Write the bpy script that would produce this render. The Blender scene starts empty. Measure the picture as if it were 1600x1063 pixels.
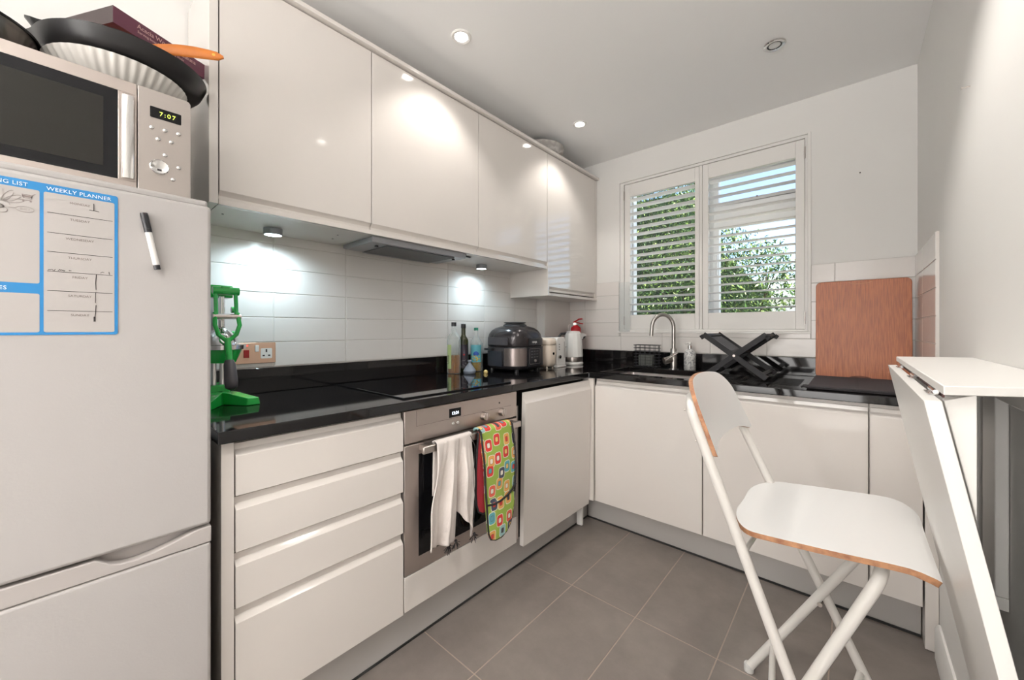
import bpy, bmesh, math, random
from mathutils import Vector, Matrix
import numpy as np
random.seed(7)
PI = math.pi
S = bpy.context.scene
COL = S.collection

# ------------------------------------------------------------------ camera, sky, sun, exposure
cam_d = bpy.data.cameras.new('camera'); cam = bpy.data.objects.new('camera', cam_d); COL.objects.link(cam)
cam.location = (1.78, 0.0, 1.1516)
cam.rotation_euler = (math.radians(90), 0, math.radians(41.3))
cam_d.sensor_fit = 'HORIZONTAL'; cam_d.sensor_width = 36.0
cam_d.lens = 606.0 / 1600 * 36.0
cam_d.shift_y = -16.7 / 1600
cam_d.clip_start = 0.02
S.camera = cam

W = bpy.data.worlds.new('sky'); S.world = W; W.use_nodes = True
wn = W.node_tree.nodes; wl = W.node_tree.links; wn.clear()
wo = wn.new('ShaderNodeOutputWorld'); wb = wn.new('ShaderNodeBackground'); ws = wn.new('ShaderNodeTexSky')
ws.sky_type = 'NISHITA'; ws.sun_disc = False; ws.sun_elevation = math.radians(42); ws.sun_rotation = math.radians(200)
ws.air_density = 0.8; ws.dust_density = 0.3
wb.inputs['Strength'].default_value = 0.36
wl.new(ws.outputs[0], wb.inputs[0]); wl.new(wb.outputs[0], wo.inputs[0])

sun_d = bpy.data.lights.new('sun', 'SUN'); sun = bpy.data.objects.new('sun', sun_d); COL.objects.link(sun)
sun_d.energy = 19.0; sun_d.angle = 0.01; sun_d.color = (1.0, 0.95, 0.86)
sun.rotation_euler = Vector((-0.72, 0.16, -0.68)).to_track_quat('-Z', 'Y').to_euler()

SPOT_W = 14.0          # ceiling downlights
rear_fill_d = bpy.data.lights.new('rear_fill', 'AREA'); rear_fill_l = bpy.data.objects.new('rear_fill', rear_fill_d); COL.objects.link(rear_fill_l)  # added fill light at the rear, brightens the cabinet fronts evenly
rear_fill_d.shape = 'RECTANGLE'; rear_fill_d.size = 1.3; rear_fill_d.size_y = 1.7; rear_fill_d.energy = 40.0; rear_fill_d.color = (1.0, 0.975, 0.95)
rear_fill_l.location = (1.25, -2.1, 1.15); rear_fill_l.rotation_euler = (math.radians(90 + 10), 0, math.radians(12))
# added fill lamp behind the camera, aimed up to brighten the ceiling
ceil_fill_d = bpy.data.lights.new('ceiling_fill', 'AREA'); ceil_fill_l = bpy.data.objects.new('ceiling_fill', ceil_fill_d); COL.objects.link(ceil_fill_l)
ceil_fill_d.shape = 'DISK'; ceil_fill_d.size = 0.5; ceil_fill_d.energy = 105.0; ceil_fill_d.color = (1.0, 0.975, 0.95)
ceil_fill_l.location = (1.60, -1.45, 2.06); ceil_fill_l.rotation_euler = (math.radians(180 - 3), 0, 0)
VT = S.view_settings
S.display_settings.display_device = 'sRGB'
VT.view_transform = 'Standard'; VT.look = 'None'; VT.gamma = 1.0; VT.use_curve_mapping = False
VT.exposure = 0.34
try:
    S.cycles.max_bounces = 10; S.cycles.diffuse_bounces = 6; S.cycles.glossy_bounces = 5
    S.cycles.transparent_max_bounces = 12; S.cycles.caustics_reflective = False; S.cycles.caustics_refractive = False
    S.cycles.sample_clamp_indirect = 6.0
except Exception:
    pass

# ------------------------------------------------------------------ materials
MATS = {}
def mat(name, color, rough=0.5, metal=0.0, coat=0.0, bump=0.0, bscale=60.0, vary=0.0, vscale=6.0, trans=0.0, ior=1.45, emit=None, estr=0.0, alpha=1.0, spec=0.5, aniso=None):
    if name in MATS: return MATS[name]
    m = bpy.data.materials.new(name); m.use_nodes = True
    n = m.node_tree.nodes; l = m.node_tree.links
    b = n['Principled BSDF']
    c = (*color, 1)
    b.inputs['Base Color'].default_value = c
    b.inputs['Roughness'].default_value = rough
    b.inputs['Metallic'].default_value = metal
    b.inputs['Coat Weight'].default_value = coat
    b.inputs['Coat Roughness'].default_value = 0.03
    b.inputs['Transmission Weight'].default_value = trans
    b.inputs['IOR'].default_value = ior
    b.inputs['Alpha'].default_value = alpha
    b.inputs['Specular IOR Level'].default_value = spec
    if emit:
        b.inputs['Emission Color'].default_value = (*emit, 1); b.inputs['Emission Strength'].default_value = estr
    tc = n.new('ShaderNodeTexCoord')
    if vary > 0:
        t = n.new('ShaderNodeTexNoise'); t.inputs['Scale'].default_value = vscale; t.inputs['Detail'].default_value = 5
        l.new(tc.outputs['Object'], t.inputs['Vector'])
        mx = n.new('ShaderNodeMix'); mx.data_type = 'RGBA'
        mx.inputs['A'].default_value = tuple(v * (1 - vary) for v in color) + (1,)
        mx.inputs['B'].default_value = tuple(min(1, v * (1 + vary)) for v in color) + (1,)
        l.new(t.outputs['Fac'], mx.inputs['Factor']); l.new(mx.outputs['Result'], b.inputs['Base Color'])
    if bump > 0:
        t2 = n.new('ShaderNodeTexNoise'); t2.inputs['Scale'].default_value = bscale; t2.inputs['Detail'].default_value = 4
        if aniso:
            mp = n.new('ShaderNodeMapping'); mp.inputs['Scale'].default_value = aniso
            l.new(tc.outputs['Object'], mp.inputs['Vector']); l.new(mp.outputs['Vector'], t2.inputs['Vector'])
        else:
            l.new(tc.outputs['Object'], t2.inputs['Vector'])
        bp = n.new('ShaderNodeBump'); bp.inputs['Strength'].default_value = bump; bp.inputs['Distance'].default_value = 0.002
        l.new(t2.outputs['Fac'], bp.inputs['Height']); l.new(bp.outputs['Normal'], b.inputs['Normal'])
    MATS[name] = m
    return m

plaster = mat('wall_paint', (0.73, 0.72, 0.70), 0.55, bump=0.25, bscale=9, vary=0.02, vscale=3)
ceil_m = mat('ceiling_paint', (0.88, 0.88, 0.875), 0.6, bump=0.15, bscale=12)
tile_m = mat('white_tile_glaze', (0.70, 0.67, 0.645), 0.16, bump=0.12, bscale=14, vary=0.02, vscale=8)
grout_m = mat('tile_grout', (0.60, 0.57, 0.54), 0.85)
gloss = mat('white_gloss_door', (0.68, 0.64, 0.605), 0.10, coat=0.4, vary=0.01)
gloss2 = mat('white_carcass', (0.66, 0.62, 0.585), 0.3)
plinth_m = mat('plinth_satin', (0.52, 0.50, 0.48), 0.22, metal=0.25)
white_wood = mat('white_painted_wood', (0.76, 0.745, 0.72), 0.35)
fridge_m = mat('fridge_enamel', (0.42, 0.40, 0.39), 0.28, bump=0.1, bscale=180)
fridge_trim = mat('fridge_handle_plastic', (0.42, 0.39, 0.375), 0.35)
rubber = mat('dark_rubber', (0.02, 0.02, 0.02), 0.6)
black_pl = mat('black_plastic', (0.018, 0.018, 0.021), 0.32, bump=0.05)
dark_grey = mat('charcoal_plastic', (0.022, 0.021, 0.024), 0.38)
steel = mat('brushed_steel', (0.55, 0.50, 0.47), 0.32, metal=1.0, bump=0.12, bscale=30, aniso=(1, 1, 60))
steel_h = mat('brushed_steel_warm', (0.54, 0.475, 0.44), 0.34, metal=0.9, bump=0.1, bscale=30, aniso=(1, 1, 60), vary=0.06, vscale=14)
chrome = mat('chrome', (0.75, 0.74, 0.73), 0.12, metal=1.0)
tapmetal = mat('brushed_nickel', (0.42, 0.40, 0.38), 0.3, metal=1.0)
hood_m = mat('hood_grey_metal', (0.36, 0.37, 0.39), 0.4, metal=0.7)
blackglass = mat('black_glass', (0.005, 0.005, 0.006), 0.05, spec=0.35)
hobglass = mat('hob_glass', (0.005, 0.005, 0.006), 0.03, coat=0.5)
green_m = mat('green_enamel', (0.01, 0.36, 0.05), 0.25, coat=0.5)
white_pl = mat('white_plastic', (0.78, 0.765, 0.74), 0.3)
cream_pl = mat('cream_plastic', (0.72, 0.62, 0.52), 0.25, coat=0.3)
red_pl = mat('red_paint', (0.45, 0.015, 0.02), 0.3)
copper_pl = mat('brushed_bronze_plate', (0.62, 0.42, 0.31), 0.3, metal=0.75)
tube_m = mat('chair_white_lacquer', (0.70, 0.675, 0.64), 0.32)
seat_m = mat('seat_white_laminate', (0.76, 0.755, 0.745), 0.32)
blue_v = mat('blue_vinyl', (0.022, 0.19, 0.44), 0.35)
ink = mat('black_ink', (0.03, 0.025, 0.025), 0.6)
ink_grey = mat('faded_ink', (0.22, 0.18, 0.17), 0.7)
print_white = mat('white_print', (0.80, 0.84, 0.88), 0.5)
upvc = mat('white_upvc', (0.88, 0.88, 0.87), 0.3)
towel_m = mat('white_terry_cloth', (0.74, 0.68, 0.645), 0.95, bump=1.0, bscale=420, vary=0.06, vscale=40)
red_cloth = mat('red_quilted_cloth', (0.42, 0.03, 0.045), 0.9, bump=0.8, bscale=200)
black_cloth = mat('black_binding_cloth', (0.02, 0.018, 0.02), 0.9)
orange_wood = mat('orange_wood', (0.44, 0.13, 0.016), 0.42, vary=0.2, vscale=30)
purple = mat('plum_card', (0.105, 0.028, 0.05), 0.45)
card_side = mat('dark_brown_card', (0.035, 0.022, 0.022), 0.5)
pan_m = mat('pan_black_coating', (0.007, 0.007, 0.008), 0.25)
pan_side = mat('pan_charcoal_enamel', (0.010, 0.0095, 0.010), 0.33)
ribbed = mat('white_ribbed_china', (0.66, 0.63, 0.59), 0.35)
def thin(name, tint, body, k, gloss_k=0.12, rough=0.02):
    m = bpy.data.materials.new(name); m.use_nodes = True; n = m.node_tree.nodes; l = m.node_tree.links; n.clear()
    o = n.new('ShaderNodeOutputMaterial'); t = n.new('ShaderNodeBsdfTransparent'); t.inputs[0].default_value = (*tint, 1)
    d = n.new('ShaderNodeBsdfPrincipled'); d.inputs['Base Color'].default_value = (*body, 1); d.inputs['Roughness'].default_value = rough
    lw = n.new('ShaderNodeLayerWeight'); lw.inputs['Blend'].default_value = gloss_k
    ad = n.new('ShaderNodeMath'); ad.operation = 'ADD'; ad.use_clamp = True; ad.inputs[1].default_value = k; l.new(lw.outputs['Facing'], ad.inputs[0])
    mx = n.new('ShaderNodeMixShader'); l.new(ad.outputs[0], mx.inputs[0]); l.new(t.outputs[0], mx.inputs[1]); l.new(d.outputs[0], mx.inputs[2]); l.new(mx.outputs[0], o.inputs[0])
    return m
glass = thin('clear_glass', (0.97, 0.985, 0.98), (0.75, 0.80, 0.80), 0.06, 0.25)
oil = thin('golden_oil', (0.80, 0.48, 0.10), (0.42, 0.17, 0.02), 0.45, 0.2, 0.1)
oil2 = thin('yellow_oil', (0.85, 0.68, 0.15), (0.55, 0.36, 0.03), 0.5, 0.2, 0.1)
window_glass = thin('window_glass', (0.99, 1.0, 0.995), (0.85, 0.9, 0.9), 0.01, 0.10)
acrylic = thin('clear_acrylic', (0.97, 0.98, 0.98), (0.8, 0.82, 0.83), 0.10, 0.3, 0.05)
darkglass = mat('dark_green_bottle_glass', (0.03, 0.035, 0.008), 0.06, trans=0.3)
lens_on = mat('lamp_lens_lit', (1, 1, 1), 0.5, emit=(1.0, 0.96, 0.90), estr=14.0)
lens_off = mat('lamp_lens_dull', (0.75, 0.75, 0.73), 0.3)
led_on = mat('led_lens_lit', (1, 1, 1), 0.5, emit=(0.82, 0.97, 1.0), estr=9.0)
brown_glow = mat('microwave_cavity_glass', (0.012, 0.011, 0.010), 0.06, coat=0.4)

def leaf_material():
    m = bpy.data.materials.new('leaf_green'); m.use_nodes = True; n = m.node_tree.nodes; l = m.node_tree.links
    b = n['Principled BSDF']; b.inputs['Roughness'].default_value = 0.5
    g = n.new('ShaderNodeNewGeometry'); r = n.new('ShaderNodeValToRGB')
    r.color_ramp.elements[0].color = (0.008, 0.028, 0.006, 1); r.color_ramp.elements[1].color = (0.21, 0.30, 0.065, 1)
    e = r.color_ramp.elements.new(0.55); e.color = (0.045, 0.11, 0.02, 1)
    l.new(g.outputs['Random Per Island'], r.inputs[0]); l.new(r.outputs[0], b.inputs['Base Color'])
    b.inputs['Transmission Weight'].default_value = 0.0
    return m
leaf_m = leaf_material()

def granite():
    m = bpy.data.materials.new('black_granite'); m.use_nodes = True; n = m.node_tree.nodes; l = m.node_tree.links
    b = n['Principled BSDF']; b.inputs['Roughness'].default_value = 0.06; b.inputs['Specular IOR Level'].default_value = 0.42
    tc = n.new('ShaderNodeTexCoord'); v = n.new('ShaderNodeTexVoronoi'); v.inputs['Scale'].default_value = 260
    l.new(tc.outputs['Object'], v.inputs['Vector'])
    r = n.new('ShaderNodeValToRGB'); r.color_ramp.elements[0].position = 0.0; r.color_ramp.elements[0].color = (0.22, 0.20, 0.19, 1)
    r.color_ramp.elements[1].position = 0.16; r.color_ramp.elements[1].color = (0.006, 0.0055, 0.006, 1)
    l.new(v.outputs['Distance'], r.inputs[0])
    ns = n.new('ShaderNodeTexNoise'); ns.inputs['Scale'].default_value = 90; l.new(tc.outputs['Object'], ns.inputs['Vector'])
    r2 = n.new('ShaderNodeValToRGB'); r2.color_ramp.elements[0].position = 0.60; r2.color_ramp.elements[1].position = 0.70
    l.new(ns.outputs['Fac'], r2.inputs[0])
    mx = n.new('ShaderNodeMix'); mx.data_type = 'RGBA'; mx.inputs['A'].default_value = (0.006, 0.0055, 0.006, 1)
    l.new(r2.outputs[0], mx.inputs['Factor']); l.new(r.outputs[0], mx.inputs['B']); l.new(mx.outputs['Result'], b.inputs['Base Color'])
    return m
granite_m = granite()

def floor_mat():
    m = bpy.data.materials.new('grey_porcelain_tile'); m.use_nodes = True; n = m.node_tree.nodes; l = m.node_tree.links
    b = n['Principled BSDF']; b.inputs['Roughness'].default_value = 0.42
    tc = n.new('ShaderNodeTexCoord'); oi = n.new('ShaderNodeObjectInfo')
    add = n.new('ShaderNodeVectorMath'); add.operation = 'ADD'; l.new(tc.outputs['Object'], add.inputs[0]); l.new(oi.outputs['Location'], add.inputs[1])
    a = n.new('ShaderNodeTexNoise'); a.inputs['Scale'].default_value = 4; a.inputs['Detail'].default_value = 8; a.inputs['Roughness'].default_value = 0.7
    l.new(add.outputs[0], a.inputs['Vector'])
    r = n.new('ShaderNodeValToRGB'); r.color_ramp.elements[0].position = 0.3; r.color_ramp.elements[0].color = (0.150, 0.128, 0.114, 1)
    r.color_ramp.elements[1].position = 0.72; r.color_ramp.elements[1].color = (0.215, 0.186, 0.167, 1)
    l.new(a.outputs['Fac'], r.inputs[0]); l.new(r.outputs[0], b.inputs['Base Color'])
    t = n.new('ShaderNodeTexNoise'); t.inputs['Scale'].default_value = 150; l.new(tc.outputs['Object'], t.inputs['Vector'])
    bp = n.new('ShaderNodeBump'); bp.inputs['Strength'].default_value = 0.12; bp.inputs['Distance'].default_value = 0.002
    l.new(t.outputs['Fac'], bp.inputs['Height']); l.new(bp.outputs['Normal'], b.inputs['Normal'])
    return m
floor_m = floor_mat()
floor_grout = mat('floor_grout', (0.36, 0.29, 0.24), 0.9)

def bamboo():
    m = bpy.data.materials.new('bamboo_board'); m.use_nodes = True; n = m.node_tree.nodes; l = m.node_tree.links
    b = n['Principled BSDF']; b.inputs['Roughness'].default_value = 0.42
    tc = n.new('ShaderNodeTexCoord'); mp = n.new('ShaderNodeMapping'); mp.inputs['Scale'].default_value = (150, 150, 5)
    l.new(tc.outputs['Object'], mp.inputs['Vector'])
    a = n.new('ShaderNodeTexNoise'); a.inputs['Scale'].default_value = 1.6; a.inputs['Detail'].default_value = 6
    l.new(mp.outputs[0], a.inputs['Vector'])
    r = n.new('ShaderNodeValToRGB'); r.color_ramp.elements[0].position = 0.30; r.color_ramp.elements[0].color = (0.24, 0.060, 0.018, 1)
    r.color_ramp.elements[1].position = 0.62; r.color_ramp.elements[1].color = (0.44, 0.135, 0.045, 1)
    l.new(a.outputs['Fac'], r.inputs[0]); l.new(r.outputs[0], b.inputs['Base Color'])
    return m
bamboo_m = bamboo()

def ply():
    m = bpy.data.materials.new('plywood_edge'); m.use_nodes = True; n = m.node_tree.nodes; l = m.node_tree.links
    b = n['Principled BSDF']; b.inputs['Roughness'].default_value = 0.5
    tc = n.new('ShaderNodeTexCoord'); a = n.new('ShaderNodeTexNoise'); a.inputs['Scale'].default_value = 45; a.inputs['Detail'].default_value = 3
    l.new(tc.outputs['Object'], a.inputs['Vector'])
    r = n.new('ShaderNodeValToRGB'); r.color_ramp.elements[0].position = 0.35; r.color_ramp.elements[0].color = (0.24, 0.10, 0.05, 1)
    r.color_ramp.elements[1].position = 0.65; r.color_ramp.elements[1].color = (0.47, 0.24, 0.12, 1)
    l.new(a.outputs['Fac'], r.inputs[0]); l.new(r.outputs[0], b.inputs['Base Color'])
    return m
ply_m = ply()

def glove_print():
    """lime green cotton printed with bright rounded stamps"""
    m = bpy.data.materials.new('printed_green_cotton'); m.use_nodes = True; n = m.node_tree.nodes; l = m.node_tree.links
    b = n['Principled BSDF']; b.inputs['Roughness'].default_value = 0.75
    tc = n.new('ShaderNodeTexCoord'); mp = n.new('ShaderNodeMapping'); sx_ = n.new('ShaderNodeSeparateXYZ'); cx_ = n.new('ShaderNodeCombineXYZ'); l.new(tc.outputs['Object'], sx_.inputs[0]); l.new(sx_.outputs['Y'], cx_.inputs['X']); l.new(sx_.outputs['Z'], cx_.inputs['Y'])
    mp.inputs['Scale'].default_value = (21, 16, 1)
    l.new(cx_.outputs[0], mp.inputs['Vector'])
    v = n.new('ShaderNodeTexVoronoi'); v.voronoi_dimensions = '2D'; v.distance = 'MINKOWSKI'; v.inputs['Exponent'].default_value = 4.0
    v.inputs['Scale'].default_value = 1.0; v.inputs['Randomness'].default_value = 0.5
    l.new(mp.outputs[0], v.inputs['Vector'])
    sep = n.new('ShaderNodeSeparateColor'); l.new(v.outputs['Color'], sep.inputs[0])
    cr = n.new('ShaderNodeValToRGB'); cr.color_ramp.interpolation = 'CONSTANT'
    cols = [(0, (0.62, 0.04, 0.03)), (0.22, (0.10, 0.36, 0.42)), (0.4, (0.72, 0.36, 0.10)), (0.58, (0.70, 0.12, 0.07)), (0.75, (0.30, 0.50, 0.50)), (0.88, (0.05, 0.06, 0.09))]
    cr.color_ramp.elements[0].color = (*cols[0][1], 1); cr.color_ramp.elements[1].position = cols[1][0]; cr.color_ramp.elements[1].color = (*cols[1][1], 1)
    for p, c in cols[2:]:
        e = cr.color_ramp.elements.new(p); e.color = (*c, 1)
    l.new(sep.outputs[0], cr.inputs[0])
    ring = n.new('ShaderNodeValToRGB'); ring.color_ramp.interpolation = 'CONSTANT'
    el = ring.color_ramp.elements; el[0].position = 0; el[0].color = (0.2, 0.2, 0.2, 1); el[1].position = 0.10; el[1].color = (0.75, 0.75, 0.75, 1)
    for p, c in ((0.17, 0.0), (0.31, 0.5), (0.355, 1.0)):
        e = el.new(p); e.color = (c, c, c, 1)
    l.new(v.outputs['Distance'], ring.inputs[0])
    # ring value: 0 stamp colour, .2/.75 inner motif, .5 pale outline, 1 green ground
    def mixc(fac_out, A, Bc, op, th):
        cmp_ = n.new('ShaderNodeMath'); cmp_.operation = op; cmp_.inputs[1].default_value = th; l.new(fac_out, cmp_.inputs[0])
        mx = n.new('ShaderNodeMix'); mx.data_type = 'RGBA'; l.new(cmp_.outputs[0], mx.inputs['Factor'])
        if isinstance(A, tuple): mx.inputs['A'].default_value = A
        else: l.new(A, mx.inputs['A'])
        if isinstance(Bc, tuple): mx.inputs['B'].default_value = Bc
        else: l.new(Bc, mx.inputs['B'])
        return mx.outputs['Result']
    d = v.outputs['Distance']
    c2 = n.new('ShaderNodeValToRGB'); c2.color_ramp.interpolation = 'CONSTANT'; e2 = c2.color_ramp.elements
    e2[0].color = (0.80, 0.76, 0.66, 1); e2[1].position = 0.3; e2[1].color = (0.60, 0.05, 0.04, 1)
    for p_, cc in ((0.5, (0.05, 0.05, 0.06)), (0.65, (0.75, 0.50, 0.16)), (0.8, (0.10, 0.33, 0.40))):
        e = e2.new(p_); e.color = (*cc, 1)
    l.new(sep.outputs[1], c2.inputs[0])
    o = mixc(d, c2.outputs[0], (0.10, 0.07, 0.06, 1), 'GREATER_THAN', 0.15)
    o = mixc(d, o, cr.outputs[0], 'GREATER_THAN', 0.175)
    o = mixc(d, o, (0.75, 0.72, 0.60, 1), 'GREATER_THAN', 0.36)
    o = mixc(d, o, (0.30, 0.42, 0.07, 1), 'GREATER_THAN', 0.405)
    l.new(o, b.inputs['Base Color'])
    t = n.new('ShaderNodeTexNoise'); t.inputs['Scale'].default_value = 500; l.new(tc.outputs['Object'], t.inputs['Vector'])
    bp = n.new('ShaderNodeBump'); bp.inputs['Strength'].default_value = 0.3; bp.inputs['Distance'].default_value = 0.001
    l.new(t.outputs['Fac'], bp.inputs['Height']); l.new(bp.outputs['Normal'], b.inputs['Normal'])
    return m
glove_m = glove_print()

def swirl():
    m = bpy.data.materials.new('grey_swirled_stoneware'); m.use_nodes = True; n = m.node_tree.nodes; l = m.node_tree.links
    b = n['Principled BSDF']; b.inputs['Roughness'].default_value = 0.5
    tc = n.new('ShaderNodeTexCoord'); a = n.new('ShaderNodeTexWave'); a.wave_type = 'RINGS'; a.rings_direction = 'Z'
    a.inputs['Scale'].default_value = 12; a.inputs['Distortion'].default_value = 9; a.inputs['Detail'].default_value = 3
    l.new(tc.outputs['Object'], a.inputs['Vector'])
    r = n.new('ShaderNodeValToRGB'); r.color_ramp.elements[0].color = (0.33, 0.31, 0.29, 1); r.color_ramp.elements[1].color = (0.50, 0.48, 0.46, 1)
    l.new(a.outputs['Fac'], r.inputs[0]); l.new(r.outputs[0], b.inputs['Base Color'])
    return m
swirl_m = swirl()

def speckle():
    m = bpy.data.materials.new('grey_mottled_label'); m.use_nodes = True; n = m.node_tree.nodes; l = m.node_tree.links
    b = n['Principled BSDF']; b.inputs['Roughness'].default_value = 0.4
    tc = n.new('ShaderNodeTexCoord'); a = n.new('ShaderNodeTexNoise'); a.inputs['Scale'].default_value = 95; a.inputs['Detail'].default_value = 5
    l.new(tc.outputs['Object'], a.inputs['Vector'])
    r = n.new('ShaderNodeValToRGB'); r.color_ramp.elements[0].position = 0.38; r.color_ramp.elements[0].color = (0.24, 0.24, 0.25, 1)
    r.color_ramp.elements[1].position = 0.56; r.color_ramp.elements[1].color = (0.62, 0.62, 0.60, 1)
    l.new(a.outputs['Fac'], r.inputs[0]); l.new(r.outputs[0], b.inputs['Base Color'])
    return m
speckle_m = speckle()

# ------------------------------------------------------------------ mesh helpers
class M:
    """collects geometry in world coordinates; build() links it as ONE mesh object"""
    def __init__(s): s.v = []; s.f = []; s.mi = []; s.cur = 0
    def add(s, vs, fs):
        o = len(s.v); s.v += [tuple(p) for p in vs]; s.f += [tuple(i + o for i in f) for f in fs]; s.mi += [s.cur] * len(fs); return s
    def box(s, x0, x1, y0, y1, z0, z1):
        vs = [(x, y, z) for x in (x0, x1) for y in (y0, y1) for z in (z0, z1)]
        return s.add(vs, [(0, 1, 3, 2), (4, 6, 7, 5), (0, 4, 5, 1), (2, 3, 7, 6), (0, 2, 6, 4), (1, 5, 7, 3)])
    def obox(s, c, ax, ay, az, sx, sy, sz):
        c = Vector(c); ax, ay, az = (Vector(a).normalized() for a in (ax, ay, az))
        vs = [c + ax * (i * sx / 2) + ay * (j * sy / 2) + az * (k * sz / 2) for i in (-1, 1) for j in (-1, 1) for k in (-1, 1)]
        return s.add(vs, [(0, 1, 3, 2), (4, 6, 7, 5), (0, 4, 5, 1), (2, 3, 7, 6), (0, 2, 6, 4), (1, 5, 7, 3)])
    def prism(s, pts, a0, a1, axis):
        """pts are 2-D in the two other axes (x:(y,z)  y:(x,z)  z:(x,y)), extruded along axis"""
        def mk(p, a):
            return (a, p[0], p[1]) if axis == 'x' else (p[0], a, p[1]) if axis == 'y' else (p[0], p[1], a)
        n = len(pts); vs = [mk(p, a0) for p in pts] + [mk(p, a1) for p in pts]
        fs = [tuple(range(n - 1, -1, -1)), tuple(range(n, 2 * n))] + [(i, (i + 1) % n, n + (i + 1) % n, n + i) for i in range(n)]
        return s.add(vs, fs)
    def loft(s, rings, cap=True, closed=True):
        n = len(rings[0]); vs = [p for r in rings for p in r]; fs = []
        for k in range(len(rings) - 1):
            for i in range(n if closed else n - 1):
                fs.append((k * n + i, k * n + (i + 1) % n, (k + 1) * n + (i + 1) % n, (k + 1) * n + i))
        if cap and closed: fs.append(tuple(range(n - 1, -1, -1))); fs.append(tuple((len(rings) - 1) * n + i for i in range(n)))
        return s.add(vs, fs)
    def lathe(s, prof, c=(0, 0, 0), seg=32, cap=True, axis=(0, 0, 1), sx=1.0, sy=1.0):
        az = Vector(axis).normalized(); ax = az.orthogonal().normalized() if abs(az.z) < 0.999 else Vector((1, 0, 0)); ay = az.cross(ax)
        c = Vector(c); rings = []
        for r, z in prof:
            rings.append([c + az * z + ax * (r * sx * math.cos(2 * PI * i / seg)) + ay * (r * sy * math.sin(2 * PI * i / seg)) for i in range(seg)])
        return s.loft(rings, cap)
    def cyl(s, a, b, r, r2=None, seg=20):
        a = Vector(a); b = Vector(b); return s.lathe([(r, 0), (r if r2 is None else r2, (b - a).length)], a, seg, True, b - a)
    def tube(s, pts, r, seg=10, cap=True):
        pts = [Vector(p) for p in pts]; rings = []; up = None
        for i, p in enumerate(pts):
            t = ((pts[min(i + 1, len(pts) - 1)] - p).normalized() + (p - pts[max(i - 1, 0)]).normalized()).normalized()
            if up is None: up = t.orthogonal().normalized()
            up = (up - t * up.dot(t)).normalized(); sd = t.cross(up)
            rr = r[i] if isinstance(r, (list, tuple)) else r
            rings.append([p + up * (rr * math.cos(2 * PI * k / seg)) + sd * (rr * math.sin(2 * PI * k / seg)) for k in range(seg)])
        return s.loft(rings, cap)
    def sph(s, c, r, seg=16, sz=1.0):
        n = seg // 2; return s.lathe([(max(r * math.sin(PI * k / n), 1e-5), -r * sz * math.cos(PI * k / n)) for k in range(n + 1)], c, seg)
    def mat(s, i): s.cur = i; return s
    def build(s, name, m, parent=None, smooth=35, bevel=0.0, origin=None, bseg=2, subsurf=0):
        off = Vector((0, 0, 0))
        if parent is not None:
            q = parent
            while q is not None: off += q.location; q = q.parent
        elif origin is None:
            a = np.array(s.v); off = Vector(((a[:, 0].min() + a[:, 0].max()) / 2, (a[:, 1].min() + a[:, 1].max()) / 2, a[:, 2].min()))
        else: off = Vector(origin)
        me = bpy.data.meshes.new(name); me.from_pydata([tuple(Vector(p) - off) for p in s.v], [], s.f)
        ms = m if isinstance(m, (list, tuple)) else [m]
        for k in ms: me.materials.append(k)
        if len(ms) > 1: me.polygons.foreach_set('material_index', s.mi)
        bm = bmesh.new(); bm.from_mesh(me); bmesh.ops.remove_doubles(bm, verts=bm.verts, dist=1e-6); bmesh.ops.recalc_face_normals(bm, faces=bm.faces); bm.to_mesh(me); bm.free()
        if smooth:
            me.polygons.foreach_set('use_smooth', [True] * len(me.polygons)); me.set_sharp_from_angle(angle=math.radians(smooth))
        o = bpy.data.objects.new(name, me); COL.objects.link(o); o.parent = parent
        if parent is None: o.location = off
        if subsurf:
            md = o.modifiers.new('subdivision', 'SUBSURF'); md.levels = subsurf; md.render_levels = subsurf
        if bevel > 0:
            md = o.modifiers.new('bevel', 'BEVEL'); md.width = bevel; md.segments = bseg; md.limit_method = 'ANGLE'; md.angle_limit = math.radians(40)
            md.harden_normals = False
        return o

def root(name, label, cat, loc, group=None):
    o = bpy.data.objects.new(name, None); COL.objects.link(o); o.location = loc; o.empty_display_size = 0.05
    o['label'] = label; o['category'] = cat
    if group: o['group'] = group
    return o
def tag(o, label, cat, group=None):
    o['label'] = label; o['category'] = cat
    if group: o['group'] = group
    return o
def struct(o): o['kind'] = 'structure'; return o
def sroot(name, loc=(0, 0, 0)):
    o = bpy.data.objects.new(name, None); COL.objects.link(o); o.location = loc; o['kind'] = 'structure'; return o
def lab(o, t): o['label'] = t; return o
def copy_tree(o, parent=None):
    c = o.copy(); COL.objects.link(c); c.parent = parent
    for ch in [x for x in bpy.data.objects if x.parent == o]: copy_tree(ch, c)
    return c

def text(body, size, org, right, up, m, parent, name='lettering', align='LEFT', depth=0.0004, spacing=1.0, sx=1.0):
    """flat lettering as a thin mesh; org = anchor of the baseline, right/up = directions"""
    cu = bpy.data.curves.new(name, 'FONT'); cu.body = body; cu.size = size; cu.align_x = align; cu.extrude = depth; cu.space_character = spacing
    cu.resolution_u = 3
    ob = bpy.data.objects.new(name, cu); COL.objects.link(ob)
    bpy.context.view_layer.update()
    me = bpy.data.meshes.new_from_object(ob.evaluated_get(bpy.context.evaluated_depsgraph_get()))
    bpy.data.objects.remove(ob); me.name = name
    r = Vector(right).normalized(); u = Vector(up).normalized(); n = r.cross(u)
    off = Vector((0, 0, 0)); q = parent
    while q is not None: off += q.location; q = q.parent
    o3 = Vector(org) - off
    for vtx in me.vertices:
        c = vtx.co.copy(); vtx.co = o3 + r * (c.x * sx) + u * c.y + n * c.z
    me.materials.clear(); me.materials.append(m)
    o = bpy.data.objects.new(name, me); COL.objects.link(o); o.parent = parent
    return o

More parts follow.
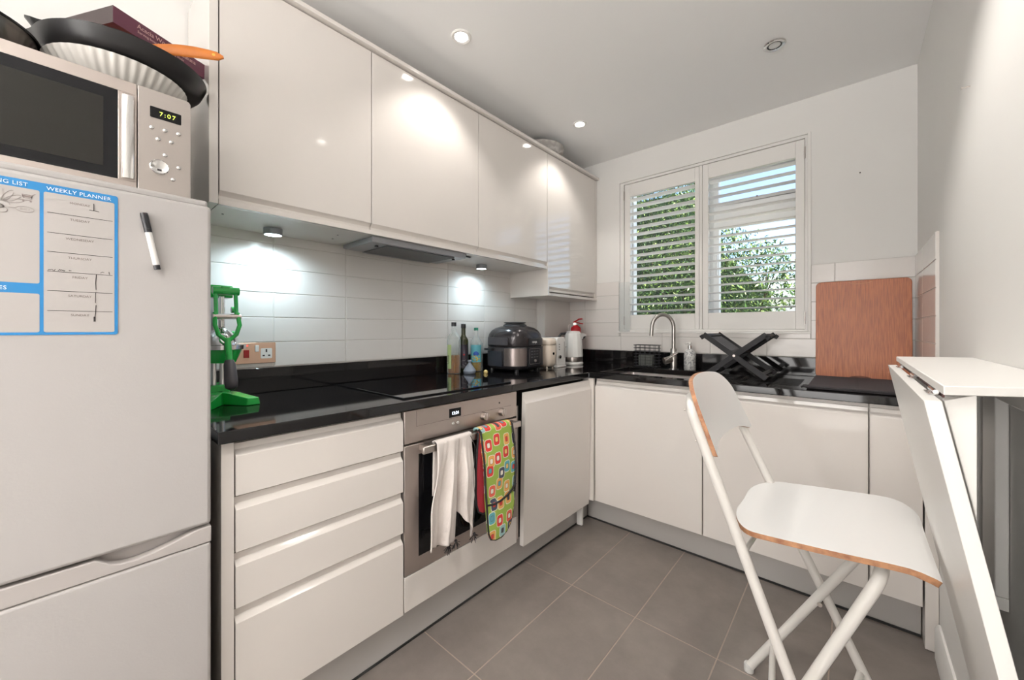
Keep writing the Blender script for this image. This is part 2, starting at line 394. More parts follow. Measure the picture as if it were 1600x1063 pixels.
def strip(mm, pts, w, n, t=0.0006):
    """a drawn line: flat ribbon along pts lying in the plane with normal n"""
    n = Vector(n).normalized()
    for a, b in zip(pts[:-1], pts[1:]):
        a = Vector(a); b = Vector(b); d = (b - a)
        if d.length < 1e-6: continue
        mm.obox((a + b) / 2 + n * t / 2, d, n.cross(d), n, d.length + w * 0.6, w, t)
    return mm

def rrect(x0, x1, y0, y1, r, seg=5):
    if not isinstance(r, (list, tuple)): r = [r] * 4
    out = []
    for (cx, cy, a0, rr) in ((x1 - r[0], y0 + r[0], -90, r[0]), (x1 - r[1], y1 - r[1], 0, r[1]), (x0 + r[2], y1 - r[2], 90, r[2]), (x0 + r[3], y0 + r[3], 180, r[3])):
        for k in range(seg + 1):
            a = math.radians(a0 + 90 * k / seg); out.append((cx + rr * math.cos(a), cy + rr * math.sin(a)))
    return out

# ------------------------------------------------------------------ the room
RX = 2.01; BY = 2.64; CZ = 2.407; FY = -2.2
floor = struct(M().box(-0.02, RX + 0.02, FY, BY, -0.06, -0.0012).build('floor', floor_grout, origin=(0, 0, 0)))
tcache = {}
def tile_obj(name, dims, loc, m, parent, bev, axis='z'):
    key = (name, m.name, tuple(round(d, 4) for d in dims))
    if key not in tcache:
        a, b, c = dims; me = M().box(-a / 2, a / 2, -b / 2, b / 2, -c / 2, c / 2)
        ob = me.build(name, m, None, smooth=0, origin=(0, 0, 0))
        bm = bmesh.new(); bm.from_mesh(ob.data)
        if bev:
            es = bm.edges[:]
            if axis == 'z': es = [e for e in es if all(v.co.z > 0 for v in e.verts)]
            elif axis == '+x': es = [e for e in es if all(v.co.x > 0 for v in e.verts)]
            elif axis == '-x': es = [e for e in es if all(v.co.x < 0 for v in e.verts)]
            elif axis == '-y': es = [e for e in es if all(v.co.y < 0 for v in e.verts)]
            bmesh.ops.bevel(bm, geom=es, offset=bev, segments=1, affect='EDGES')
        bm.to_mesh(ob.data); bm.free(); tcache[key] = ob.data; bpy.data.objects.remove(ob)
    o = bpy.data.objects.new(name, tcache[key]); COL.objects.link(o); o.parent = parent; o.location = loc
    return o
G = 0.004
xs = [0.83 + 0.2965 * k for k in range(-2, 6)]; ys = [0.89 + 0.6 * k for k in range(-6, 4)]
for i in range(len(xs) - 1):
    for j in range(len(ys) - 1):
        x0, x1 = max(xs[i], 0.0) + G / 2, min(xs[i + 1], RX) - G / 2; y0, y1 = max(ys[j], FY) + G / 2, min(ys[j + 1], BY) - G / 2
        if x1 - x0 < 0.02 or y1 - y0 < 0.02: continue
        tile_obj('tile', (x1 - x0, y1 - y0, 0.008), ((x0 + x1) / 2, (y0 + y1) / 2, -0.004), floor_m, floor, 0.0006)

ceiling = struct(M().box(-0.1, RX + 0.1, FY - 0.1, BY + 0.3, CZ, CZ + 0.08).build('ceiling', ceil_m, origin=(0, 0, 0)))
wall_left = struct(M().box(-0.10, -0.004, FY - 0.1, BY + 0.3, -0.06, CZ + 0.02).build('wall_left', [plaster], origin=(0, 0, 0)))
wall_right = struct(M().box(RX, RX + 0.10, FY - 0.1, BY + 0.3, -0.06, CZ + 0.02).build('wall_right', plaster, origin=(0, 0, 0)))
wall_front = struct(M().box(-0.004, RX, FY - 0.1, FY, -0.06, CZ + 0.02).build('wall_front', plaster, origin=(0, 0, 0)))
WX0, WX1, WZ0, WZ1 = 0.503, 1.597, 1.14, 2.215
wb_ = M()
wb_.box(-0.004, WX0, BY + 0.002, BY + 0.25, -0.06, CZ + 0.02); wb_.box(WX1, RX, BY + 0.002, BY + 0.25, -0.06, CZ + 0.02)
wb_.box(WX0, WX1, BY + 0.002, BY + 0.25, -0.06, WZ0); wb_.box(WX0, WX1, BY + 0.002, BY + 0.25, WZ1, CZ + 0.02)
wall_back = struct(wb_.build('wall_back', plaster, origin=(0, 0, 0)))
# pipe boxing in the corner
struct(M().box(-0.004, 0.078, 2.302, BY + 0.002, 0.9, 2.29).build('trim_1', tile_m, smooth=0, bevel=0.002))

# grout beds behind the tile courses
struct(M().box(-0.004, 0.0022, 0.24, 2.302, 0.99, 1.6).build('trim_2', grout_m, origin=(0, 0, 0)))
gb = M(); gb.box(0.078, WX0 - 0.002, BY - 0.0022, BY + 0.002, 0.99, 1.5); gb.box(WX0 - 0.002, WX1 + 0.012, BY - 0.0022, BY + 0.002, 0.99, WZ0 - 0.002); gb.box(WX1 + 0.012, RX, BY - 0.0022, BY + 0.002, 0.99, 1.5)
struct(gb.build('trim_3', mat('greyer_grout', (0.46, 0.44, 0.42), 0.85), origin=(0, 0, 0)))
struct(M().box(RX - 0.0072, RX, 2.03, BY, 0.99, 1.5).build('trim_4', grout_m, origin=(0, 0, 0)))
g = 0.0028
cols = [0.246, 0.547, 0.848, 1.15, 1.454, 1.755, 2.053, 2.302]
for zi in range(6):
    z0, z1 = 1.0 + 0.1 * zi + g / 2, 1.1 + 0.1 * zi - g / 2
    if zi == 5: z1 = 1.545
    for a, b in zip(cols[:-1], cols[1:]):
        tile_obj('tile', (0.007, b - a - g, z1 - z0), (0.0005, (a + b) / 2, (z0 + z1) / 2), tile_m, wall_left, 0.0012, '+x')
def back_tile(x0, x1, z0, z1):
    if x1 - x0 > 0.02 and z1 - z0 > 0.012:
        tile_obj('tile', (x1 - x0, 0.006, z1 - z0), ((x0 + x1) / 2, BY - 0.001, (z0 + z1) / 2), tile_m, wall_back, 0.0012, '-y')
bc = [0.078, 0.217, 0.515, 0.813, 1.111, 1.41, 1.71, RX]
for zi in range(5):
    z0, z1 = 1.0 + 0.1 * zi + g / 2, 1.1 + 0.1 * zi - g / 2
    for a, b in zip(bc[:-1], bc[1:]):
        a += g / 2; b -= g / 2
        if zi == 0: back_tile(a, b, z0, z1)
        else:
            if a < WX0 - 0.005: back_tile(a, min(b, WX0 - 0.005), z0, z1)
            if b > WX1 + 0.015: back_tile(max(a, WX1 + 0.015), b, z0, z1)
            if zi == 1 and b > WX0 and a < WX1 + 0.015:
                back_tile(max(a, WX0 - 0.002), min(b, WX1 + 0.012), z0, WZ0 - 0.004)
rc = [2.03, 2.375, BY - 0.004]
for zi in range(5):
    z0, z1 = 1.0 + 0.1 * zi + g / 2, 1.1 + 0.1 * zi - g / 2
    for a, b in zip(rc[:-1], rc[1:]):
        tile_obj('tile', (0.008, b - a - g, z1 - z0), (RX - 0.005, (a + b) / 2, (z0 + z1) / 2), tile_m, wall_right, 0.0012, '-x')
struct(M().prism([(RX - 0.014, 0.0), (RX, 0.0), (RX, 0.12), (RX - 0.006, 0.12), (RX - 0.014, 0.105)], FY, 2.0, 'y').build('baseboard_right', white_wood))

# window: upvc frame and panes behind the shutters
win = sroot('window_1', (1.05, 2.78, WZ0))
y0, y1 = 2.77, 2.83
fm = M(); fm.box(WX0, WX1, y0, y1, WZ0, WZ0 + 0.05); fm.box(WX0, WX1, y0, y1, WZ1 - 0.05, WZ1)
fm.box(WX0, WX0 + 0.05, y0, y1, WZ0 + 0.05, WZ1 - 0.05); fm.box(WX1 - 0.035, WX1, y0, y1, WZ0 + 0.05, WZ1 - 0.05)
fm.build('window_frame', upvc, win, bevel=0.004)
fm = M(); fm.box(1.055, 1.10, y0 - 0.004, y1, WZ0 + 0.05, WZ1 - 0.05); fm.build('mullion', upvc, win, bevel=0.004)
fm = M(); fm.box(1.10, WX1 - 0.035, y0 - 0.004, y1, 1.855, 1.90); fm.build('transom', upvc, win, bevel=0.003)
def sash(x0, x1, z0, z1, w):
    s_ = M(); s_.box(x0, x1, y0 - 0.012, y1 - 0.02, z0, z0 + w); s_.box(x0, x1, y0 - 0.012, y1 - 0.02, z1 - w, z1)
    s_.box(x0, x0 + w * .65, y0 - 0.012, y1 - 0.02, z0 + w, z1 - w); s_.box(x1 - w * .65, x1, y0 - 0.012, y1 - 0.02, z0 + w, z1 - w)
    s_.build('sash', upvc, win, bevel=0.004)
sash(1.10, WX1 - 0.035, WZ0 + 0.05, 1.855, 0.05); sash(1.10, WX1 - 0.035, 1.90, WZ1 - 0.05, 0.045)
for (a, b, c, d) in ((WX0 + 0.05, 1.055, WZ0 + 0.05, WZ1 - 0.05), (1.13, WX1 - 0.067, WZ0 + 0.10, 1.805), (1.13, WX1 - 0.067, 1.945, WZ1 - 0.095)):
    M().box(a, b, 2.80, 2.804, c, d).build('pane', window_glass, win, smooth=0)
M().box(1.118, 1.128, 2.735, 2.757, 1.50, 1.63).build('window_handle', white_pl, win, bevel=0.003)

# shutter frame lining the opening
sf = M(); fy0, fy1 = 2.652, 2.70
sf.box(WX0, 0.532, fy0, fy1, WZ0, WZ1); sf.box(1.584, WX1, fy0, fy1, WZ0, WZ1); sf.box(0.532, 1.584, fy0, fy1, WZ0, 1.152); sf.box(0.532, 1.584, fy0, fy1, 2.199, WZ1)
sf.box(1.0425, 1.0595, fy0 + 0.006, fy1, 1.152, 2.199)
struct(sf.build('trim_5', white_wood, bevel=0.0015))
# flush lip around the opening and sill nose
lp = M(); lp.box(WX0 - 0.014, WX1 + 0.014, BY - 0.006, BY + 0.012, WZ0 - 0.014, WZ0); lp.box(WX1, WX1 + 0.014, BY - 0.006, BY + 0.012, WZ0, WZ1 + 0.004)
struct(lp.build('trim_6', white_wood, bevel=0.002))

def shutter(label, x0, x1, lx0, lx1, tilt, hx):
    r = root('plantation_shutter', label, 'shutter', ((x0 + x1) / 2, 2.675, 1.153), 'white louvred window shutters')
    a, b = 2.658, 2.686; z0, z1, lz0, lz1 = 1.153, 2.197, 1.254, 2.106
    M().box(x0, lx0, a, b, z0, z1).build('stile', white_wood, r, bevel=0.002); M().box(lx1, x1, a, b, z0, z1).build('stile', white_wood, r, bevel=0.002)
    M().box(lx0, lx1, a, b, z0, lz0).build('rail', white_wood, r, bevel=0.0015); M().box(lx0, lx1, a, b, lz1, z1).build('rail', white_wood, r, bevel=0.0015)
    n = 17; pitch = (lz1 - lz0) / n
    mesh = None
    for k in range(n):
        zc = lz0 + pitch * (k + 0.5)
        if mesh is None:
            m_ = M(); ch, th, sg = 0.054, 0.0085, 14
            ring = []
            for i in range(sg):
                t = 2 * PI * i / sg; u = ch / 2 * math.cos(t); w = th / 2 * math.sin(t)
                ring.append((2.6735 + u * math.cos(tilt) - w * math.sin(tilt), zc + u * math.sin(tilt) + w * math.cos(tilt)))
            m_.prism(ring, lx0 + 0.0015, lx1 - 0.0015, 'x'); o = m_.build('slat', mat('slat_white', (0.88, 0.875, 0.86), 0.4), r); mesh = o.data; zc0 = zc
        else:
            o = bpy.data.objects.new('slat', mesh); COL.objects.link(o); o.parent = r; o.location = (0, 0, zc - zc0)
    for hz in (1.214, 2.12):
        h = M(); h.cyl((hx, 2.654, hz - 0.032), (hx, 2.654, hz + 0.032), 0.0045, seg=10); h.build('hinge', steel, r)
    return r
s1 = shutter('white louvred shutter covering the left half of the window, slats tipped', 0.534, 1.041, 0.578, 1.015, math.radians(-9), 0.5325)
s2 = shutter('white louvred shutter covering the right half of the window, slats nearly level', 1.061, 1.582, 1.095, 1.541, math.radians(-3), 1.5835)
M().sph((1.36, 2.644, 1.93), 0.006, 10).build('knob', steel, s2)

# ------------------------------------------------------------------ ceiling lights (downlights, those behind the viewer added)
def downlight(x, y, on, label, power=SPOT_W):
    r = root('ceiling_downlight', label, 'ceiling light', (x, y, CZ), 'recessed ceiling downlights')
    M().lathe([(0.043, 0.0), (0.043, -0.003), (0.039, -0.006), (0.029, -0.004), (0.027, 0.012 - 0.012)], (x, y, CZ), 36, cap=False).build('bezel', chrome if not on else white_pl, r)
    M().lathe([(0.0265, -0.0025), (0.0001, -0.0025)], (x, y, CZ), 28, cap=False).build('lens', lens_on if on else lens_off, r)
    if not on:
        M().lathe([(0.0270, -0.0045), (0.0225, -0.0035)], (x, y, CZ), 28, cap=False).build('inner_ring', black_pl, r)
    if on:
        ld = bpy.data.lights.new('downlight_beam', 'SPOT'); lo = bpy.data.objects.new('downlight_beam', ld); COL.objects.link(lo)
        lo.location = (0, 0, -0.02); lo.parent = r; ld.energy = power; ld.spot_size = math.radians(112); ld.spot_blend = 0.55
        ld.color = (1.0, 0.95, 0.895); ld.shadow_soft_size = 0.028
    return r
downlight(0.52, 1.105, True, 'lit ceiling downlight above the hob, nearest the wall cabinets', 11.0)
downlight(0.526, 2.055, True, 'lit ceiling downlight near the far corner beside the swirled bowl', 10.0)
downlight(1.521, 2.049, False, 'unlit ceiling downlight with grey metal ring in front of the window')
downlight(1.521, 1.105, True, 'lit ceiling downlight above the folding chair', 34.0)
for (x, y) in ((0.98, -1.55), (1.6, -0.50), (0.98, -2.0), (1.6, -1.25)):  # unseen downlights added behind the camera to fill the room
    downlight(x, y, True, 'added lit ceiling downlight behind the viewer, %s the fridge side, %s' % ('toward' if x < 1 else 'away from', 'nearer' if y > (-1.8 if x < 1 else -1) else 'farther back'))

# ------------------------------------------------------------------ wall cabinets
# J-pull front profiles: list of (depth outwards from the back of the door, z)
def jtop(t, z0, zf, lip=0.030):
    return [(0, z0), (t, z0), (t, zf), (t - 0.010, zf + 0.009), (t - 0.0145, zf + 0.014), (t - 0.0155, zf + lip), (0, zf + lip)]
def jbot(t, zf, z1, lip=0.030):
    return [(0, z1), (t, z1), (t, zf), (t - 0.010, zf - 0.009), (t - 0.0145, zf - 0.014), (t - 0.0155, zf - lip), (0, zf - lip)]
def front_x(prof, xb, y0, y1, name, parent, m=gloss):
    return M().prism([(xb + a, z) for a, z in prof], y0, y1, 'y').build(name, m, parent, smooth=25, bevel=0.0012)
def front_y(prof, yb, x0, x1, name, parent, m=gloss):
    return M().prism([(yb - a, z) for a, z in prof], x0, x1, 'x').build(name, m, parent, smooth=25, bevel=0.0012)

DT = 0.019
def wall_cab(y0, y1, label, z0=1.537, zd=1.580, left=False):
    r = root('wall_cabinet', label, 'cabinet', (0.15, (y0 + y1) / 2, z0), 'white gloss wall cabinets over the hob run')
    M().box(0.002, 0.299, y0 + 0.0005, y1 - 0.0005, z0, z0 + 0.018).build('bottom_panel', gloss2, r, smooth=0)
    c = M(); zt = 2.278
    for yy in (y0 + 0.0005, y1 - 0.0165): c.box(0.002, 0.299, yy, yy + 0.016, z0 + 0.018, zt)
    c.box(0.002, 0.299, y0 + 0.0165, y1 - 0.0165, zt - 0.016, zt); c.box(0.002, 0.010, y0 + 0.0165, y1 - 0.0165, z0 + 0.018, zt - 0.016)
    c.build('carcass', gloss2, r, smooth=0)
    front_x(jbot(DT, zd, 2.274), 0.3005, y0 + 0.0018, y1 - 0.0018, 'door', r)
    return r
wc1 = wall_cab(0.300, 0.803, 'narrow tall glossy white wall cabinet nearest the fridge, handleless')
wc2 = wall_cab(0.803, 1.400, 'glossy white wall cabinet over the extractor hood, second from the fridge')
wc3 = wall_cab(1.400, 2.003, 'glossy white wall cabinet third from the fridge, beside the longer corner cabinet')
wc4 = root('wall_cabinet', 'longer glossy white wall cabinet in the corner, hanging lower than the rest', 'cabinet', (0.15, 2.31, 1.368), 'white gloss wall cabinets over the hob run')
M().box(0.002, 0.322, 2.0045, 2.02, 1.368, 1.536).build('side_panel', gloss, wc4, bevel=0.001)
M().box(0.080, 0.322, 2.02, 2.6385, 1.368, 1.386).build('bottom_panel', gloss2, wc4, bevel=0.001)
c = M(); c.box(0.002, 0.299, 2.0045, 2.02, 1.5365, 2.278); c.box(0.080, 0.299, 2.622, 2.6385, 1.386, 2.278); c.box(0.002, 0.299, 2.02, 2.2995, 2.262, 2.278); c.box(0.080, 0.299, 2.2995, 2.622, 2.262, 2.278); c.box(0.0795, 0.086, 2.305, 2.622, 1.386, 2.262)
c.build('carcass', gloss2, wc4, smooth=0)
front_x(jbot(DT, 1.425, 2.274), 0.3005, 2.0055, 2.609, 'door', wc4)
M().box(0.3005, 0.3195, 2.611, 2.6385, 1.386, 2.274).build('filler_strip', gloss, wc4, bevel=0.001)
# J pull end caps (dark notches)
# cornice, light pelmet, end gable
t_ = tag(M().box(0.285, 0.341, 0.2755, 2.6385, 2.2785, 2.2945).build('cornice', gloss, bevel=0.0015), 'long white cornice strip running along the top of the wall cabinets', 'cornice')
t_ = tag(M().box(0.3005, 0.3185, 0.300, 2.0035, 1.5365, 1.5535).build('light_pelmet', gloss, bevel=0.001), 'thin white strip under the doors of the wall cabinets', 'pelmet')
gp = tag(M().box(0.0025, 0.3215, 0.2755, 0.2985, 1.537, 2.278).build('end_panel', gloss, bevel=0.001), 'white gable panel beside the microwave closing the wall cabinets', 'panel')
# screw marks
hood = root('extractor_hood', 'grey metal slim extractor hood under the second wall cabinet', 'extractor hood', (0.17, 1.07, 1.512))
M().prism([(0.035, 1.5365), (0.035, 1.521), (0.06, 1.513), (0.292, 1.513), (0.297, 1.5365)], 0.82, 1.335, 'y').build('housing', hood_m, hood, bevel=0.0015)
fl = M(); fl.box(0.075, 0.275, 0.90, 1.275, 1.5095, 1.513); fl.build('filter', mat('hood_mesh_grey', (0.16, 0.16, 0.165), 0.55, metal=0.6, bump=0.8, bscale=600), hood)
M().box(0.060, 0.070, 0.90, 1.275, 1.508, 1.513).build('filter_rim', hood_m, hood)
for yy in (0.872, 1.30):
    M().cyl((0.235, yy, 1.5135), (0.235, yy, 1.507), 0.008, seg=14).build('knob', black_pl, hood)
ct = M(); ct.box(0.25, 0.258, 1.352, 1.40, 1.5305, 1.5365); ct.build('switch', black_pl, hood)
# puck lights
def puck(x, y, label, power=8.0):
    r = root('puck_light', label, 'cabinet light', (x, y, 1.512), 'under cabinet puck lights')
    M().lathe([(0.0001, 0.0245), (0.032, 0.0245), (0.032, 0.002), (0.030, 0.0), (0.0285, 0.0)], (x, y, 1.512), 36, cap=False).build('housing', mat('puck_grey', (0.30, 0.31, 0.33), 0.35, metal=0.6), r)
    M().lathe([(0.0284, 0.0005), (0.0001, 0.0005)], (x, y, 1.512), 30, cap=False).build('lens', led_on, r)
    ld = bpy.data.lights.new('puck_beam', 'SPOT'); lo = bpy.data.objects.new('puck_beam', ld); COL.objects.link(lo)
    lo.location = (0, 0, -0.004); lo.parent = r; ld.energy = power; ld.spot_size = math.radians(165); ld.spot_blend = 0.85; ld.color = (0.70, 0.90, 1.0); ld.shadow_soft_size = 0.012
puck(0.112, 0.512, 'glowing round puck light under the cabinet nearest the fridge')
puck(0.112, 1.622, 'glowing round puck light between the hood and the corner cabinet', 5.0)
sm = M()
for (x, y) in ((0.20, 0.335), (0.10, 0.30), (0.20, 0.72), (0.12, 0.735)): sm.cyl((x, y, 1.5372), (x, y, 1.5358), 0.0035, seg=8)
tag(sm.build('screw_hole_marks', ink), 'small dark screw holes under the first wall cabinet', 'marks')['kind'] = 'stuff'
# bowl on top of the cabinets
bx, by_ = 0.178, 2.125
tag(M().lathe([(0.0001, 0.0), (0.06, 0.0), (0.085, 0.010), (0.125, 0.040), (0.150, 0.072), (0.158, 0.098), (0.154, 0.098), (0.145, 0.072), (0.12, 0.045), (0.08, 0.018), (0.0001, 0.012)], (bx, by_, 2.2787), 48, cap=False).build('stoneware_bowl', swirl_m), 'round swirled grey bowl on top of the wall cabinets by the ceiling', 'bowl')

# ------------------------------------------------------------------ base units, left run
XF = 0.60
dr = root('drawer_cabinet', 'white gloss base unit with four handleless drawers between fridge and oven', 'cabinet', (0.3, 0.515, 0.15))
c = M(); c.box(0.02, 0.572, 0.276, 0.292, 0.15, 0.866); c.box(0.02, 0.572, 0.752, 0.768, 0.15, 0.866); c.box(0.02, 0.572, 0.292, 0.752, 0.15, 0.166); c.box(0.02, 0.03, 0.292, 0.752, 0.166, 0.866); c.box(0.555, 0.572, 0.292, 0.752, 0.166, 0.866)
c.build('carcass', gloss2, dr, smooth=0)
for z0, zf in ((0.726, 0.828), (0.582, 0.690), (0.438, 0.545), (0.151, 0.400)):
    front_x(jtop(0.022, z0, zf), XF - 0.022, 0.2775, 0.768, 'drawer', dr)
M().box(0.02, XF - 0.001, 0.2475, 0.2745, 0.149, 0.866).build('side_panel', gloss, dr, bevel=0.001)

ov = root('built_in_oven', 'stainless steel built-in single oven with towels over its handle', 'oven', (0.3, 1.075, 0.28))
M().box(0.03, 0.575, 0.776, 1.376, 0.282, 0.862).build('body', gloss2, ov, smooth=0)
M().box(0.575, XF, 0.7725, 1.3755, 0.746, 0.862).build('control_panel', steel_h, ov, bevel=0.0015)
gl = M(); strip(gl, [(XF, 0.822, 0.857), (XF, 0.822, 0.802), (XF, 1.335, 0.802)], 0.0012, (1, 0, 0)); gl.build('panel_line', mat('engraved_line', (0.2, 0.16, 0.14), 0.5), ov)
M().box(XF, XF + 0.0012, 0.9725, 1.0325, 0.806, 0.840).build('display', blackglass, ov)
disp_w = mat('display_digits', (1, 1, 1), 0.5, emit=(0.75, 0.85, 1.0), estr=2.2)
text('12:24', 0.0165, (XF + 0.0015, 1.0025, 0.8165), (0, 1, 0), (0, 0, 1), disp_w, ov, 'digits', 'CENTER')
for yy in (0.990, 1.014): M().cyl((XF, yy, 0.782), (XF + 0.005, yy, 0.782), 0.0065, seg=18).build('button', chrome, ov, bevel=0.001)
for yy in (1.158, 1.268):
    k = M().cyl((XF, yy, 0.783), (XF + 0.022, yy, 0.783), 0.0175, 0.0165, seg=28).build('knob', steel, ov, bevel=0.0015)
    M().box(XF + 0.022, XF + 0.026, yy - 0.0025, yy + 0.0025, 0.768, 0.799).build('knob_grip', steel, k, bevel=0.0008)
M().cyl((XF, 1.258, 0.825), (XF + 0.001, 1.258, 0.825), 0.004, seg=12).build('indicator_lamp', ink, ov)
# door: steel frame around dark glass
dm = M(); yA, yB, gA, gB = 0.7725, 1.3755, 0.831, 1.330
dm.box(0.577, XF, yA, gA, 0.281, 0.738); dm.box(0.577, XF, gB, yB, 0.281, 0.738); dm.box(0.577, XF, gA, gB, 0.281, 0.330); dm.box(0.577, XF, gA, gB, 0.700, 0.738)
dm.build('door_frame', steel_h, ov, bevel=0.001)
M().box(0.577, XF - 0.0005, gA, gB, 0.330, 0.700).build('door_glass', blackglass, ov, smooth=0)
hb = M(); hb.box(0.640, 0.654, 0.815, 1.345, 0.712, 0.738); hb.build('handle', steel, ov, bevel=0.003)
for yy in (0.832, 1.318): M().box(XF, 0.641, yy, yy + 0.018, 0.715, 0.735).build('handle_bracket', steel, ov, bevel=0.001)
M().box(0.578, XF, 0.7725, 1.3755, 0.155, 0.277).build('lower_panel', gloss, ov, bevel=0.001)

dw = root('dishwasher', 'integrated dishwasher behind a glossy white door left slightly ajar', 'dishwasher', (0.3, 1.70, 0.12))
M().box(0.04, 0.572, 1.395, 1.985, 0.15, 0.866).build('body', rubber, dw, smooth=0)
fd = front_x([(0, 0.0), (0.022, 0.0), (0.022, 0.672), (0.012, 0.690), (0.006, 0.720), (0, 0.722)], 0.0, 0, 0.603, 'door', None)
me = fd.data; bpy.data.objects.remove(fd)
fd = bpy.data.objects.new('door', me); COL.objects.link(fd); fd.parent = dw
for v in me.vertices: v.co = v.co + Vector((0, 0, 0))
a_ = np.array([tuple(v.co) for v in me.vertices]); mn = a_.min(0)
for v in me.vertices: v.co -= Vector((float(mn[0]), float(mn[1]), float(mn[2])))
fd.rotation_euler = (0, math.radians(1.2), 0); fd.location = Vector((0.597, 1.401, 0.132)) - Vector(dw.location)
st_ = M(); st_.box(0.578, 0.597, 1.380, 1.3925, 0.165, 0.792); st_.build('door_edge_strip', steel, dw, bevel=0.002)
lg = M(); lg.box(0.566, 0.600, 1.955, 1.972, 0.012, 0.13); lg.build('foot_bracket', white_pl, dw, bevel=0.001)
tag(M().box(0.60 - 0.022, 0.645, 2.0085, 2.0285, 0.151, 0.866).build('corner_post', gloss2, bevel=0.001), 'pale corner post where the two runs of base units meet', 'post')
# base units, back run (fronts face the viewer)
def base_cab(x0, x1, label, name='base_cabinet'):
    r = root(name, label, 'cabinet', ((x0 + x1) / 2, 2.33, 0.15), 'white gloss base cabinets below the window')
    c = M(); ya, yb_ = 2.043, 2.63
    c.box(x0, x0 + 0.016, ya, yb_, 0.15, 0.80); c.box(x1 - 0.016, x1, ya, yb_, 0.15, 0.80); c.box(x0 + 0.016, x1 - 0.016, ya, yb_, 0.15, 0.166)
    c.box(x0, x1, ya, ya + 0.014, 0.80, 0.866)
    c.build('carcass', gloss2, r, smooth=0)
    front_y(jtop(0.021, 0.152, 0.820), 2.042, x0 + 0.0018, x1 - 0.0018, 'door', r)
    return r
base_cab(0.648, 1.232, 'white gloss base cabinet under the sink with one wide door')
base_cab(1.234, 1.826, 'white gloss base cabinet right of the sink unit, behind the chair')
base_cab(1.828, 1.971, 'narrow white gloss base cabinet at the right end by the wall')
tag(M().box(1.975, RX - 0.001, 2.025, 2.63, 0.004, 0.866).build('side_panel', gloss2, bevel=0.001), 'white end panel between the narrow base cabinet and right wall', 'panel')
pl = M(); pl.box(0.535, 0.553, 0.2475, 2.099, 0.002, 0.147)
tag(pl.build('plinth', plinth_m, bevel=0.001), 'satin grey plinth board under the oven run', 'plinth')
tag(M().box(0.556, 1.972, 2.100, 2.118, 0.002, 0.147).build('plinth', plinth_m, bevel=0.001), 'satin grey plinth board under the window run', 'plinth')
sl = M(); sl.box(0.553, 0.5555, 0.2475, 2.098, 0.0, 0.009); sl.box(0.5555, 1.972, 2.0965, 2.0995, 0.0, 0.009)
tag(sl.build('plinth_seal', rubber), 'thin dark sealing strip along the foot of the plinths', 'seal')

# ------------------------------------------------------------------ worktop, upstands, hob, sink
Z0, Z1 = 0.8685, 0.90
SX0, SX1, SY0, SY1 = 0.655, 1.19, 2.07, 2.475
wt = M()
def quadgrid(m, xs_, ys_, skip, z0, z1):
    idx = {}
    def vid(i, j, k):
        key = (i, j, k)
        if key not in idx: idx[key] = len(m.v); m.v.append((xs_[i], ys_[j], (z0, z1)[k]))
        return idx[key]
    cells = [(i, j) for i in range(len(xs_) - 1) for j in range(len(ys_) - 1) if not skip((xs_[i] + xs_[i + 1]) / 2, (ys_[j] + ys_[j + 1]) / 2)]
    cs = set(cells)
    for i, j in cells:
        m.f.append((vid(i, j, 1), vid(i + 1, j, 1), vid(i + 1, j + 1, 1), vid(i, j + 1, 1))); m.mi.append(0)
        m.f.append((vid(i, j, 0), vid(i, j + 1, 0), vid(i + 1, j + 1, 0), vid(i + 1, j, 0))); m.mi.append(0)
        for di, dj, a, b in ((-1, 0, (i, j + 1), (i, j)), (1, 0, (i + 1, j), (i + 1, j + 1)), (0, -1, (i, j), (i + 1, j)), (0, 1, (i + 1, j + 1), (i, j + 1))):
            if (i + di, j + dj) not in cs:
                m.f.append((vid(*a, 0), vid(*b, 0), vid(*b, 1), vid(*a, 1))); m.mi.append(0)
quadgrid(wt, [0.0045, 0.62, SX0, SX1, RX - 0.0095], [0.2365, 2.0, SY0, SY1, BY - 0.005], lambda x, y: (x > 0.62 and y < 2.0) or (SX0 < x < SX1 and SY0 < y < SY1), Z0, Z1)
wo_ = wt.build('worktop', granite_m, smooth=0, bevel=0.0025)
tag(wo_, 'L-shaped polished black granite worktop running under both walls', 'worktop')
# drainer grooves right of the sink
gr = M()
for k in range(9):
    yy = 2.13 + 0.035 * k; gr.prism([(yy - 0.003, Z1 + 0.0002), (yy + 0.003, Z1 + 0.0002), (yy + 0.0012, Z1 + 0.0016), (yy - 0.0012, Z1 + 0.0016)], 1.23, 1.60, 'x')
gr.build('drainer_ridge', granite_m, wo_)['kind'] = 'stuff'
tag(M().box(0.0045, 0.0245, 0.2365, 2.299, Z1 + 0.0005, 0.998).build('upstand', granite_m, bevel=0.0015), 'black granite upstand along the tiled left wall', 'upstand')
tag(M().box(0.080, RX - 0.0095, BY - 0.0245, BY - 0.005, Z1 + 0.0005, 0.998).build('upstand', granite_m, bevel=0.0015), 'black granite upstand below the window', 'upstand')

